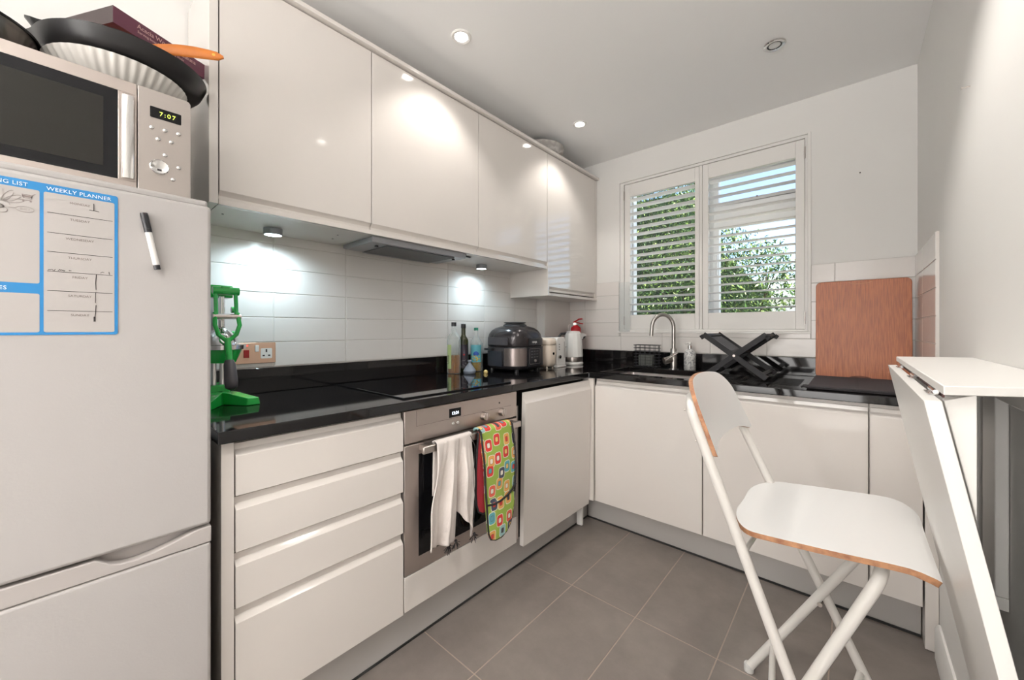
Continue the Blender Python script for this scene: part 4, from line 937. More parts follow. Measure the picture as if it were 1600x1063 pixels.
b3 = bottle('oil_bottle', 'clear bottle of yellow oil with blue floral label and green cap', 0.071, 1.617, [(0.0001, 0.0), (0.031, 0.0), (0.0335, 0.004), (0.0335, 0.165), (0.031, 0.180), (0.018, 0.205), (0.0135, 0.215), (0.0125, 0.240), (0.0125, 0.248)], glass, oil2, 0.070, mat('teal_cap', (0.01, 0.22, 0.14), 0.3), 0.244, 0.016, 0.0135)
wrap(b3, 0.071, 1.617, 0.0339, 0.955, 1.058, -120, 20, mat('sky_blue_label', (0.12, 0.42, 0.50), 0.5))
lbm = M(); a = math.radians(-45)
lbm.lathe([(0.0001, 0), (0.020, 0.001), (0.022, 0.012), (0.016, 0.03), (0.009, 0.042), (0.0001, 0.046)], (0.071 + 0.0165 * math.cos(a), 1.617 + 0.0165 * math.sin(a), 0.995), 20, False); lbm.build('label_jug_print', mat('royal_blue_print', (0.02, 0.09, 0.42), 0.5), b3, smooth=50)
lf = M()
for k in range(14):
    a = math.radians(random.uniform(-95, 0)); lf.sph((0.071 + 0.0337 * math.cos(a), 1.617 + 0.0337 * math.sin(a), random.uniform(0.965, 0.993)), 0.0042, 8)
lf.build('label_flower_print', mat('yellow_print', (0.70, 0.42, 0.03), 0.5), b3)['kind'] = 'stuff'
tag(M().lathe([(0.0001, 0.0), (0.030, 0.0), (0.034, 0.004), (0.035, 0.014), (0.036, 0.017), (0.028, 0.030), (0.016, 0.048), (0.008, 0.060), (0.008, 0.066), (0.012, 0.070), (0.011, 0.078), (0.0001, 0.079)], (0.152, 1.490, 0.9005), 28, False).build('conical_salt_pot', mat('blue_grey_glaze', (0.20, 0.23, 0.28), 0.3), smooth=45), 'small blue-grey cone lidded pot in front of the oil bottles', 'pot')
tag(M().lathe([(0.0001, 0.0), (0.011, 0.0), (0.0125, 0.004), (0.012, 0.012), (0.007, 0.018), (0.0001, 0.02)], (0.205, 1.565, 0.9005), 18, False).build('pinch_pot', mat('mustard_glaze', (0.55, 0.42, 0.16), 0.3), smooth=45), 'tiny mustard coloured pot beside the cone lidded one', 'pot')

# ------------------------------------------------------------------ multicooker
mc = root('multicooker', 'large black and steel electric multicooker with domed lid on the corner side of the hob', 'multicooker', (0.212, 1.812, 0.9005))
qx, qy = 0.212, 1.812
def sell(t, a, b, n=3.0):
    c, s = math.cos(t), math.sin(t); return (a * math.copysign(abs(c) ** (2 / n), c), b * math.copysign(abs(s) ** (2 / n), s))
def sring(sc_, z, a=0.148, b=0.150, n=3.0, seg=64, t0=0, t1=2 * PI, off=0.0):
    full = abs(t1 - t0 - 2 * PI) < 1e-6
    out = []
    for i in range(seg if full else seg + 1):
        x, y = sell(t0 + (t1 - t0) * i / seg, a * sc_ + off, b * sc_ + off, n); out.append((qx + x, qy + y, z))
    return out
bd = M(); bd.loft([sring(s_, 0.9005 + z) for s_, z in ((0.80, 0.014), (0.90, 0.016), (0.965, 0.030), (1.0, 0.055), (1.0, 0.142), (0.985, 0.146))]); bd.build('body', dark_grey, mc, smooth=50)
ld_ = M(); ld_.loft([sring(s_, 0.9005 + z, n=nn) for s_, z, nn in ((0.985, 0.148, 3.0), (1.0, 0.153, 3.0), (1.0, 0.178, 3.0), (0.99, 0.202, 3.0), (0.955, 0.224, 2.9), (0.88, 0.244, 2.7), (0.75, 0.260, 2.4), (0.57, 0.269, 2.1), (0.50, 0.270, 2.0))]); ld_.build('lid', mat('lid_metallic_charcoal', (0.035, 0.031, 0.033), 0.25, metal=0.5), mc, smooth=60)
M().lathe([(0.075, 0.269), (0.071, 0.278), (0.058, 0.284), (0.058, 0.287), (0.068, 0.289), (0.068, 0.294), (0.0001, 0.294)], (qx, qy, 0.9005), 40, False).build('vent_ring', black_pl, mc, smooth=40)
def patch(name, m, t0, t1, z0, z1, off, sc0=1.0, parent=None, th=0.003):
    p = M(); t0, t1 = math.radians(t0), math.radians(t1); zs = [z0 + (z1 - z0) * k / 4 for k in range(5)]
    A1 = [sring(sc0, z, off=off, t0=t0, t1=t1, seg=16) for z in zs]; A0 = [sring(sc0, z, off=off - th, t0=t0, t1=t1, seg=16) for z in zs]
    rings = [a_ + b_[::-1] for a_, b_ in zip(A1, A0)]
    p.loft(rings); return p.build(name, m, parent or mc, smooth=50)
patch('steel_band', mat('dark_brushed_steel', (0.26, 0.22, 0.21), 0.3, metal=0.9, bump=0.1, bscale=40, aniso=(1, 1, 30)), -80, -15, 0.938, 1.040, 0.0015)
cp = patch('control_panel', black_pl, -14, 36, 0.935, 1.048, 0.006, th=0.008)
pf = M(); X_ = qx + 0.148 + 0.0068
def pframe(ya, yb_, za, zb, w=0.0016):
    o = rrect(ya, yb_, za, zb, 0.006); strip(pf, [(X_, y, z) for y, z in o + [o[0]]], w, (1, 0, 0), 0.0012)
pframe(1.764, 1.864, 0.948, 1.038); pf.build('panel_outline', steel, cp)
pt = M()
for k, (yy, zz) in enumerate([(1.787, 1.022), (1.812, 1.022), (1.837, 1.022), (1.787, 1.005), (1.812, 1.005), (1.837, 1.005), (1.787, 0.988), (1.812, 0.988), (1.837, 0.988)]): pt.box(X_, X_ + 0.0006, yy - 0.008, yy + 0.008, zz - 0.0012, zz + 0.0012)
pt.build('panel_print', mat('panel_grey_print', (0.25, 0.25, 0.25), 0.5), cp)['kind'] = 'stuff'
M().cyl((X_, 1.815, 0.966), (X_ + 0.006, 1.815, 0.966), 0.009, seg=20).build('dial', steel, cp, bevel=0.001)
patch('lid_front_block', black_pl, -10, 34, 1.056, 1.098, 0.004, th=0.012)
text('NINJA', 0.017, (qx + 0.148 + 0.0048, 1.814, 1.070), (0, 1, 0), (0, 0, 1), mat('logo_silver', (0.65, 0.65, 0.66), 0.3), mc, 'logo', 'CENTER')
patch('lid_handle', mat('handle_satin', (0.05, 0.05, 0.058), 0.3), -112, -70, 1.060, 1.104, 0.010, th=0.018)
patch('side_handle', dark_grey, -125, -96, 1.026, 1.038, 0.022, th=0.03)
patch('condensation_cup', mat('smoky_plastic', (0.03, 0.035, 0.045), 0.15), -118, -84, 0.935, 1.022, 0.008, th=0.014)
rb = M(); rb.tube([(qx + x * 0.148, qy + y * 0.148, 0.9005 + z) for x, y, z in ((0.93, -0.52, 0.20), (0.86, -0.48, 0.226), (0.70, -0.38, 0.247), (0.50, -0.27, 0.262), (0.36, -0.2, 0.270))], 0.004, 8); rb.build('lid_rib', black_pl, mc)
for (x, y) in ((0.10, -0.10), (0.10, 0.10), (-0.10, -0.10), (-0.10, 0.10)): M().cyl((qx + x, qy + y, 0.9005), (qx + x, qy + y, 0.916), 0.013, seg=14).build('foot', black_pl, mc)

# clear jar and dark cord between bottles and cooker
gj = tag(M().lathe([(0.0001, 0.0), (0.014, 0.0), (0.0155, 0.003), (0.0155, 0.165), (0.0145, 0.168), (0.0145, 0.166), (0.0142, 0.005), (0.0001, 0.004)], (0.046, 1.678, 0.9005), 28, False).build('glass_jar', glass, smooth=50), 'tall clear glass jar between the oil bottles and the multicooker', 'jar')

# ------------------------------------------------------------------ cream appliance, toaster, kettle, extinguisher
ca = root('rounded_cream_appliance', 'rounded cream coloured kitchen appliance with small dark round window behind the multicooker', 'appliance', (0.283, 2.035, 0.9005))
def rsq(cx_, cy_, a, b, z, n=3.2, seg=40): return [(cx_ + sell(2 * PI * i / seg, a, b, n)[0], cy_ + sell(2 * PI * i / seg, a, b, n)[1], z) for i in range(seg)]
M().loft([rsq(0.283, 2.035, 0.062 * s_, 0.052 * s_, 0.9005 + z) for s_, z in ((0.72, 0.012), (0.88, 0.019), (0.97, 0.036), (1, 0.06), (1, 0.148), (0.985, 0.150))]).build('body', cream_pl, ca, smooth=60)
M().loft([rsq(0.283, 2.035, 0.062 * s_, 0.052 * s_, 0.9005 + z) for s_, z in ((1.0, 0.152), (1.02, 0.154), (1.02, 0.175), (0.96, 0.190), (0.80, 0.196))]).build('lid', cream_pl, ca, smooth=60)
M().lathe([(0.0085, 0.0), (0.0085, 0.002), (0.0001, 0.0025)], (0.3448, 2.035, 0.9005 + 0.096), 20, False, (1, 0, 0), ).build('window', blackglass, ca)
for (x, y) in ((0.315, 2.005), (0.315, 2.065), (0.25, 2.005), (0.25, 2.065)): M().cyl((x, y, 0.9005), (x, y, 0.922), 0.006, seg=10).build('foot', cream_pl, ca)

to = root('toaster', 'white toaster with side lever and dial standing beside the kettle', 'toaster', (0.25, 2.15, 0.9005))
M().prism(rrect(2.104, 2.202, 0.914, 1.100, [0.006, 0.022, 0.022, 0.006]), 0.165, 0.326, 'x').build('body', white_pl, to, bevel=0.004)
M().box(0.160, 0.331, 2.100, 2.206, 0.9005, 0.9135).build('base', white_pl, to, bevel=0.003)
ts = M(); ts.box(0.185, 0.31, 2.122, 2.142, 1.099, 1.1008); ts.box(0.185, 0.31, 2.164, 2.184, 1.099, 1.1008); ts.build('slot', ink, to)
M().box(0.326, 0.342, 2.180, 2.192, 1.030, 1.038).build('lever', chrome, to, bevel=0.001)
lv = M(); lv.box(0.326, 0.3268, 2.1845, 2.1875, 0.96, 1.07); lv.build('lever_slot', ink, to)
M().lathe([(0.013, 0), (0.012, 0.009), (0.0001, 0.010)], (0.326, 2.128, 0.970), 24, False, (1, 0, 0)).build('dial', chrome, to, smooth=40)
for zz in (1.052, 1.035, 1.018): M().lathe([(0.0038, 0), (0.0035, 0.002), (0.0001, 0.0022)], (0.326, 2.128, zz), 14, False, (1, 0, 0)).build('button', dark_grey, to)

ke = root('electric_kettle', 'white electric kettle with brushed steel band in the worktop corner', 'kettle', (0.27, 2.385, 0.9005))
kx, ky = 0.27, 2.385
M().lathe([(0.0001, 0.0), (0.068, 0.0), (0.071, 0.006), (0.071, 0.014), (0.066, 0.020), (0.0001, 0.020)], (kx, ky, 0.9005), 36, False).build('power_base', white_pl, ke, smooth=40)
M().lathe([(0.0675, 0.021), (0.069, 0.026), (0.069, 0.054), (0.0001, 0.054)], (kx, ky, 0.9005), 36, False).build('steel_band', steel, ke, smooth=40)
M().lathe([(0.0001, 0.0545), (0.069, 0.0545), (0.068, 0.10), (0.062, 0.18), (0.056, 0.222), (0.048, 0.230), (0.0001, 0.232)], (kx, ky, 0.9005), 12, False).build('body', white_pl, ke, smooth=18, bevel=0.002)
M().lathe([(0.050, 0.2305), (0.044, 0.238), (0.0001, 0.240)], (kx, ky, 0.9005), 30, False).build('lid', white_pl, ke, smooth=40)
r_ = Vector((0.7513, 0.66, 0)); k0 = Vector((kx, ky, 0.9005))
M().loft([[k0 + r_ * u + Vector((-r_.y, r_.x, 0)) * (w * s_) + Vector((0, 0, z)) for s_, z in ((-1, zt_), (1, zt_), (0.35, zb_), (-0.35, zb_))] for u, w, zt_, zb_ in ((0.045, 0.030, 0.226, 0.165), (0.072, 0.018, 0.222, 0.188), (0.094, 0.009, 0.214, 0.202))]).build('spout', white_pl, ke, smooth=50)
M().loft([[k0 + r_ * u + Vector((-r_.y, r_.x, 0)) * (w * s_) + Vector((0, 0, z)) for s_, z in ((-1, zt_), (1, zt_), (0.3, zb_), (-0.3, zb_))] for u, w, zt_, zb_ in ((0.062, 0.010, 0.190, 0.175), (0.075, 0.011, 0.200, 0.182), (0.088, 0.007, 0.203, 0.195))]).build('spout_underside', dark_grey, ke)
M().tube([k0 - r_ * 0.045 + Vector((0, 0, 0.222)), k0 - r_ * 0.085 + Vector((0, 0, 0.220)), k0 - r_ * 0.105 + Vector((0, 0, 0.195)), k0 - r_ * 0.105 + Vector((0, 0, 0.12)), k0 - r_ * 0.09 + Vector((0, 0, 0.085)), k0 - r_ * 0.064 + Vector((0, 0, 0.08))], 0.0085, 12).build('handle', dark_grey, ke, smooth=60)

ex = root('fire_extinguisher', 'small red fire extinguisher standing in the corner behind the kettle', 'fire extinguisher', (0.192, 2.545, 0.9005))
ex_, ey_ = 0.192, 2.545
M().lathe([(0.0001, 0.0), (0.036, 0.0), (0.039, 0.006), (0.039, 0.255), (0.034, 0.268), (0.020, 0.277), (0.015, 0.284), (0.0001, 0.284)], (ex_, ey_, 0.9005), 32, False).build('cylinder', red_pl, ex, smooth=45)
M().cyl((ex_, ey_, 1.184), (ex_, ey_, 1.200), 0.011, seg=16).build('valve', chrome, ex)
e0 = Vector((ex_, ey_, 1.200))
M().obox(e0 + r_ * 0.018 + Vector((0, 0, 0.001)), r_ + Vector((0, 0, -0.22)), Vector((-r_.y, r_.x, 0)), Vector((0, 0, 1)), 0.078, 0.016, 0.007).build('carry_lever', red_pl, ex, bevel=0.002)
M().tube([e0 - r_ * 0.020 + Vector((0, 0, 0.004)), e0 + r_ * 0.004 + Vector((0, 0, 0.016)), e0 + r_ * 0.024 + Vector((0, 0, 0.029)), e0 + r_ * 0.050 + Vector((0, 0, 0.031))], 0.0055, 8).build('squeeze_lever', red_pl, ex)
M().tube([e0 - r_ * 0.044 + Vector((0, 0, -0.10)), e0 - r_ * 0.055 + Vector((0, 0, -0.06)), e0 - r_ * 0.055 + Vector((0, 0, -0.020)), e0 - r_ * 0.046 + Vector((0, 0, -0.010)), e0 - r_ * 0.038 + Vector((0, 0, -0.020)), e0 - r_ * 0.0395 + Vector((0, 0, -0.06))], 0.002, 8).build('wall_clip', white_pl, ex)
M().lathe([(0.010, 0), (0.010, 0.006), (0.0001, 0.0065)], e0 + Vector((-0.004, -0.012, -0.008)), 16, False, (0.5, -0.8, 0)).build('gauge', chrome, ex)

# ------------------------------------------------------------------ around the sink
cd = root('sink_caddy', 'black wire sink caddy standing behind the sink left of the tap', 'caddy', (0.743, 2.56, 0.9005))
x0, x1, y0, y1, z0, z1 = 0.662, 0.822, 2.525, 2.590, 0.905, 1.046
wf = M()
for k in range(8):
    z = z0 + (z1 - z0) * k / 7; wf.tube([(x0, y0, z), (x1, y0, z), (x1, y1, z), (x0, y1, z), (x0, y0, z)], 0.0016 if 0 < k < 7 else 0.0024, 6)
for x in np.linspace(x0 + 0.012, x1 - 0.012, 5):
    for y in (y0, y1): wf.tube([(x, y, z0), (x, y, z1)], 0.0016, 6)
for y in (2.546, 2.568):
    for x in (x0, x1): wf.tube([(x, y, z0), (x, y, z1)], 0.0016, 6)
for k in range(6): wf.tube([(x0 + 0.02 + 0.023 * k, y0, z0), (x0 + 0.02 + 0.023 * k, y1, z0)], 0.0014, 6)
wf.build('wire_basket', black_pl, cd)
for (x, y) in ((x0 + .01, y0), (x1 - .01, y0), (x0 + .01, y1), (x1 - .01, y1)): M().sph((x, y, 0.9035), 0.003, 8).build('foot', black_pl, cd)
tag(M().prism(rrect(0.69, 0.785, 2.535, 2.58, 0.006), 0.9085, 0.9785, 'z').build('cleaning_sponge', mat('grey_sponge', (0.10, 0.105, 0.095), 0.95, bump=1, bscale=300), bevel=0.003), 'dark grey sponge inside the black wire caddy', 'sponge')
sd = root('soap_dispenser', 'mottled grey soap bottle with white and chrome pump between tap and dish rack', 'soap bottle', (1.018, 2.545, 0.9005))
M().lathe([(0.0001, 0.0), (0.032, 0.0), (0.0345, 0.004), (0.0345, 0.092), (0.031, 0.110), (0.020, 0.124), (0.012, 0.130), (0.0001, 0.130)], (1.018, 2.545, 0.9005), 32, False).build('bottle', speckle_m, sd, smooth=50)
M().cyl((1.018, 2.545, 1.0305), (1.018, 2.545, 1.050), 0.0125, 0.0118, seg=22).build('collar', chrome, sd)
M().lathe([(0.004, 0.0), (0.004, 0.008), (0.010, 0.010), (0.010, 0.020), (0.0001, 0.021)], (1.018, 2.545, 1.050), 18, False).build('pump', white_pl, sd)
M().tube([(1.018, 2.545, 1.066), (1.008, 2.53, 1.066), (1.0, 2.518, 1.062)], 0.004, 8).build('nozzle', white_pl, sd)
sbl = M(); strip(sbl, [(1.0, 2.5105, 0.975), (1.036, 2.5105, 0.975)], 0.0012, (0, -1, 0)); sbl.build('label_rule', ink_grey, sd)

rk = root('folding_dish_rack', 'empty black folding X-shaped dish rack on the drainer', 'dish rack', (1.335, 2.35, 0.9005))
rack_m = mat('rack_black', (0.010, 0.0095, 0.011), 0.5, spec=0.3)
def board(m, a, b, y0, y1, w=0.026):
    a = Vector((a[0], 0, a[1])); b = Vector((b[0], 0, b[1])); d = (b - a); c = (a + b) / 2
    m.obox((c.x, (y0 + y1) / 2, c.z), d, (0, 1, 0), d.cross(Vector((0, 1, 0))), d.length, y1 - y0, w)
TL, BR, TR, BL = (1.190, 1.126), (1.470, 0.914), (1.468, 1.126), (1.198, 0.914)
for (y0, y1) in ((2.193, 2.203), (2.487, 2.497)): m_ = M(); board(m_, TL, BR, y0, y1); m_.build('side_rail', rack_m, rk, bevel=0.001)
for (y0, y1) in ((2.2045, 2.2145), (2.4755, 2.4855)): m_ = M(); board(m_, TR, BL, y0, y1); m_.build('side_rail', rack_m, rk, bevel=0.001)
def rail_bar(a, b, t, y0, y1, name, w=0.016, dz=0.0):
    a = Vector((a[0], 0, a[1])); b = Vector((b[0], 0, b[1])); d = b - a; c = a + d * t; m_ = M(); m_.obox((c.x, (y0 + y1) / 2, c.z + dz), d, (0, 1, 0), d.cross(Vector((0, 1, 0))), 0.018, y1 - y0, w); m_.build(name, rack_m, rk, bevel=0.001)
for t in (0.04, 0.44): rail_bar(TL, BR, t, 2.203, 2.487, 'cross_bar')
for t in (0.04, 0.44): rail_bar(TR, BL, t, 2.2145, 2.4755, 'cross_bar')
rail_bar(TL, BR, 0.93, 2.203, 2.487, 'cross_bar'); rail_bar(TR, BL, 0.93, 2.2145, 2.4755, 'cross_bar')
def ribs(a, b, y0, y1, n, t0=0.05, t1=0.43):
    a = Vector((a[0], 0, a[1])); b = Vector((b[0], 0, b[1])); me_ = None
    for k in range(n):
        y = y0 + (y1 - y0) * (k + 0.5) / n; p, q_ = a + (b - a) * t0, a + (b - a) * t1
        if me_ is None: o = M().cyl((p.x, y, p.z), (q_.x, y, q_.z), 0.0032, seg=8).build('rib', dark_grey, rk); me_ = o.data; yb = y
        else: o = bpy.data.objects.new('rib', me_); COL.objects.link(o); o.parent = rk; o.location = (0, y - yb, 0)
ribs(TL, BR, 2.208, 2.482, 16); ribs(TR, BL, 2.22, 2.47, 15)
for (a, s_) in ((TL, -1), (TR, 1)):
    for y in (2.198 if s_ < 0 else 2.2095, 2.492 if s_ < 0 else 2.4805):
        m_ = M(); m_.obox((a[0] + s_ * 0.006, y, a[1] - 0.014), (s_ * 0.7, 0, 1), (0, 1, 0), (1, 0, -s_ * 0.7), 0.022, 0.010, 0.018); m_.build('hook_end', rack_m, rk, bevel=0.001)
for y in (2.190, 2.500): M().cyl((1.333, y - 0.001, 1.019), (1.333, y + 0.001, 1.019), 0.006, seg=14).build('pivot_rivet', steel, rk)

cbx = root('bamboo_chopping_board', 'large reddish bamboo chopping board leaning upright against the tiles', 'chopping board', (1.81, 2.585, 0.9005))
def tilt_y(z): return 2.5725 + (z - 0.905) * 0.05
bb = M(); o_ = rrect(1.634, 1.989, 0.9015, 1.397, 0.022, 6); vs0 = [(x, tilt_y(z), z) for x, z in o_]; vs1 = [(x, tilt_y(z) + 0.018, z) for x, z in o_]
bb.loft([vs0, vs1]); bb.build('board', bamboo_m, cbx, smooth=30, bevel=0.0025)
for (zc, sgn) in ((1.3885, -1), (0.9095, 1)):
    gm = M(); pts = []
    for k in range(13):
        t = k / 12; x = 1.765 + 0.085 * t; pts.append((x, tilt_y(zc) - 0.0006, zc + sgn * 0.010 * math.sin(PI * t) ** 0.5 if 0 < t < 1 else zc))
    gm.loft([pts, [(p[0], p[1] + 0.003, p[2]) for p in pts]], cap=False)
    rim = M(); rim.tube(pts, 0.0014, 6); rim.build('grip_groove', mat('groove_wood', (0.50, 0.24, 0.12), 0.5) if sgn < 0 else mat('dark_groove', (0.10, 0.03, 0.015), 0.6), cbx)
m_ = M(); o_ = [(1.768, 0.9095), (1.778, 0.9165), (1.838, 0.9165), (1.848, 0.9095)]
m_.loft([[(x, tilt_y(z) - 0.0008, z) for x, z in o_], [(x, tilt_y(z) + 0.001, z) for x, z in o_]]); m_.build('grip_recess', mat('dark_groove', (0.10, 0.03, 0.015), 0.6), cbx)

dm_ = root('drying_mat', 'folded dark grey drying mat lying before the bamboo board', 'drying mat', (1.78, 2.28, 0.9025))
def mcloth(): return mat('charcoal_mesh_cloth', (0.040, 0.034, 0.038), 0.85, bump=1.0, bscale=350)
M().prism(rrect(1.632, 1.955, 2.045, 2.545, 0.012), 0.9025, 0.9085, 'z').build('lower_layer', mcloth(), dm_, bevel=0.002)
M().prism(rrect(1.636, 1.955, 2.055, 2.540, 0.012), 0.9088, 0.9150, 'z').build('upper_layer', mcloth(), dm_, bevel=0.0025)
M().tube([(x, 2.047, 0.9095) for x in (1.640, 1.70, 1.80, 1.90, 1.952)], 0.0042, 8).build('edge_binding', black_cloth, dm_)
M().tube([(1.640, 2.049, 0.909), (1.625, 2.040, 0.912), (1.618, 2.050, 0.908), (1.628, 2.060, 0.913), (1.638, 2.05, 0.914), (1.622, 2.046, 0.914)], 0.0048, 8).build('hanging_loop', black_cloth, dm_)
st2 = M(); st2.box(1.79, 1.7915, 2.06, 2.535, 0.9149, 0.9154); st2.box(1.796, 1.7975, 2.06, 2.535, 0.9149, 0.9154); st2.build('stitching', black_cloth, dm_)
tag(M().box(0.506, 0.585, 2.6275, 2.6325, 1.135, 1.49).build('acrylic_strip', acrylic, bevel=0.001), 'clear acrylic strip fixed at the lower left side of the window', 'plastic strip')

# ------------------------------------------------------------------ towels on the oven handle
tw = root('hand_towel', 'off-white towel with dark tassels draped over the oven handle', 'towel', (0.66, 0.95, 0.35), 'cloths on the oven handle')
def smooth01(t): return t * t * (3 - 2 * t)
def towel_sheet():
    m = M(); NU, NV = 64, 60; rows = []
    for j in range(NV + 1):
        v = j / NV; row = []
        for i in range(NU + 1):
            u = i / NU
            yt = 0.866 + 0.170 * u; yb_ = 0.822 + 0.218 * u
            zb = 0.352 + 0.03 * (1 - u) + (0.085 * math.exp(-((u - 0.66) / 0.07) ** 2)) + 0.03 * math.exp(-((u - 0.8) / 0.12) ** 2) * 2 - (0.018 if u > .93 else 0)
            if v < 0.10:                       # over the bar
                a = PI * (v / 0.10); x = 0.647 - 0.0125 * math.cos(a); z = 0.7405 + 0.0075 * math.sin(a); y = yt; k = 0
                if a < 0: pass
            else:
                k = (v - 0.10) / 0.90; x = 0.6595; z = 0.7405 + (zb - 0.7405) * k; y = yt + (yb_ - yt) * smooth01(min(1, k * 1.4))
            ff = smooth01(min(1, k * 2.2)) * 0.9 + 0.1
            f = 0.013 * math.sin(2 * PI * (2.4 * u + 0.15) + 0.9 * k) + 0.005 * math.sin(2 * PI * (5.3 * u) + 2.5 * k) + 0.0025 * math.sin(2 * PI * 9 * u + 7 * k)
            cre = -0.014 * math.exp(-((u - 0.62 - 0.03 * k) / 0.035) ** 2) + 0.010 * math.exp(-((u - 0.74 - 0.02 * k) / 0.03) ** 2)
            if v >= 0.10: x += 0.012 * ff + (f + cre) * ff + 0.003 * math.sin(9 * k + 4 * u)
            elif v > 0.05: x += (f + cre) * 0.1 * (v - 0.05) / 0.05 + 0.0012
            y += 0.004 * math.sin(2 * PI * 3 * u + 5 * k) * k
            row.append((x, y, z))
        rows.append(row)
    m.loft(rows, cap=False, closed=False)
    return m
o = towel_sheet().build('cloth', towel_m, tw, smooth=80)
md = o.modifiers.new('thickness', 'SOLIDIFY'); md.thickness = 0.004; md.offset = 0
bk = M(); rows = []
for j in range(12):
    k = j / 11; rows.append([(0.6325 - 0.006 * k + 0.002 * math.sin(9 * u), 0.872 + 0.168 * u, 0.742 - 0.20 * k) for u in np.linspace(0, 1, 20)])
bk.loft(rows, cap=False, closed=False); o = bk.build('back_fold', towel_m, tw, smooth=80); md = o.modifiers.new('thickness', 'SOLIDIFY'); md.thickness = 0.003; md.offset = 0
hm = M(); hm.tube([(0.690, 1.022 + 0.004 * math.sin(k), 0.735 - 0.031 * k) if k else (0.675, 1.016, 0.742) for k in range(12)], 0.0012, 6); hm.build('hem_thread', ink, tw)
random.seed(11)
for (y, z) in ((0.905, 0.372), (0.938, 0.375), (1.030, 0.365)):
    ts_ = M(); ts_.sph((0.681, y, z - 0.004), 0.006, 10)
    for k in range(16):
        a = random.uniform(-1.3, 1.3); L2 = random.uniform(0.022, 0.036); xx = random.uniform(-0.4, 0.5)
        ts_.tube([(0.681, y, z - 0.004), (0.681 + xx * 0.006, y + math.sin(a) * L2 * 0.5, z - 0.006 - math.cos(a) * L2 * 0.6), (0.681 + xx * 0.010, y + math.sin(a) * L2 * 0.75, z - 0.006 - math.cos(a) * L2)], 0.0011, 5)
    ts_.build('tassel', black_cloth, tw)

gv = root('oven_glove', 'double oven glove printed with coloured stamps on lime green, red lining, black piping', 'oven glove', (0.67, 1.16, 0.30), 'cloths on the oven handle')
gp_ = [(1.074, 0.742), (1.083, 0.62), (1.092, 0.50), (1.100, 0.38), (1.106, 0.330), (1.118, 0.304), (1.145, 0.293), (1.180, 0.292), (1.212, 0.305), (1.235, 0.328), (1.252, 0.37), (1.268, 0.44), (1.276, 0.55), (1.272, 0.66), (1.262, 0.742)]
def gx(y, z): return 0.668 + 0.010 * smooth01(min(1, max(0, (0.74 - z) / 0.1))) + 0.006 * math.sin((y - 1.07) / 0.2 * PI) - 0.002 * math.sin(z * 30)
def sheet_from_outline(off, zmax, zmin=0.0, n=26):
    """rows across the glove between its left and right edges"""
    L = [p for p in gp_ if p[0] < 1.16]; R = [p for p in gp_ if p[0] > 1.16][::-1]
    lz_ = np.array([p[1] for p in L][::-1]); ly = np.array([p[0] for p in L][::-1]); rz = np.array([p[1] for p in R][::-1]); ry = np.array([p[0] for p in R][::-1])
    rows = []
    for j in range(n + 1):
        z = 0.2935 + (zmax - 0.2935) * (j / n) ** 1.15
        a = float(np.interp(z, lz_, ly)); b = float(np.interp(z, rz, ry)) if z > 0.2935 else 1.17
        rows.append([(gx(a + (b - a) * t, z) + off, a + (b - a) * t, z) for t in np.linspace(0, 1, 18)])
    return rows
m_ = M(); rows = sheet_from_outline(0.0, 0.742); 
top = [[(0.647 + (x - 0.647) * math.cos(a) , y, 0.742 + 0.016 * math.sin(a)) for (x, y, z) in rows[-1]] for a in (0.4, 0.8, 1.2, 1.57, 2.0, 2.5, 3.0)]
m_.loft(rows + top, cap=False, closed=False); o = m_.build('outer_cloth', glove_m, gv, smooth=80); md = o.modifiers.new('thickness', 'SOLIDIFY'); md.thickness = 0.008; md.offset = -1
m_ = M(); m_.loft(sheet_from_outline(0.0065, 0.452, n=16), cap=False, closed=False); o = m_.build('hand_pocket', glove_m, gv, smooth=80); md = o.modifiers.new('thickness', 'SOLIDIFY'); md.thickness = 0.006; md.offset = -1
pt_ = [(gx(y, z) + 0.003, y, z) for y, z in gp_]; pt_ = [(0.660, 1.074, 0.752)] + pt_ + [(0.660, 1.262, 0.752)]
M().tube(pt_, 0.0042, 8).build('piping', black_cloth, gv, smooth=60)
pp = [(gx(y, z) + 0.009, y, z) for y, z in ((1.096, 0.449), (1.13, 0.444), (1.17, 0.446), (1.21, 0.455), (1.245, 0.469), (1.270, 0.487))]
M().tube(pp, 0.0042, 8).build('pocket_piping', black_cloth, gv, smooth=60)
# the second hand of the glove hangs behind, showing its red lining
rb_ = [(1.068, 0.742), (1.056, 0.60), (1.055, 0.50), (1.059, 0.455), (1.070, 0.425), (1.090, 0.412), (1.12, 0.410), (1.16, 0.42), (1.18, 0.46), (1.18, 0.742)]
m_ = M(); m_.loft([[(0.6585, y, z) for y, z in rb_], [(0.6655, y, z) for y, z in rb_]]); m_.build('red_lining', red_cloth, gv, smooth=20)
M().tube([(0.664, y, z) for y, z in rb_[:8]], 0.004, 8).build('piping', black_cloth, gv)

# ------------------------------------------------------------------ folding bar chair
ch = root('folding_chair', 'white folding bar chair with plywood-edged seat and backrest facing the wall table', 'chair', (1.72, 1.33, 0.0))
def tubeA(y0, y1, p0, p1, name):
    p0 = Vector((p0[0], y0, p0[1])); p1 = Vector((p1[0], y1, p1[1]))
    o = M().cyl(p0, p1, 0.0128, seg=22).build(name, tube_m, ch, smooth=60)
    M().lathe([(0.0145, 0.0), (0.0145, 0.022), (0.0128, 0.026)], (p0.x, p0.y, 0.0), 18).build('foot_cap', mat('grey_foot_plastic', (0.55, 0.54, 0.52), 0.5), o)
    return o
ZT = 0.925
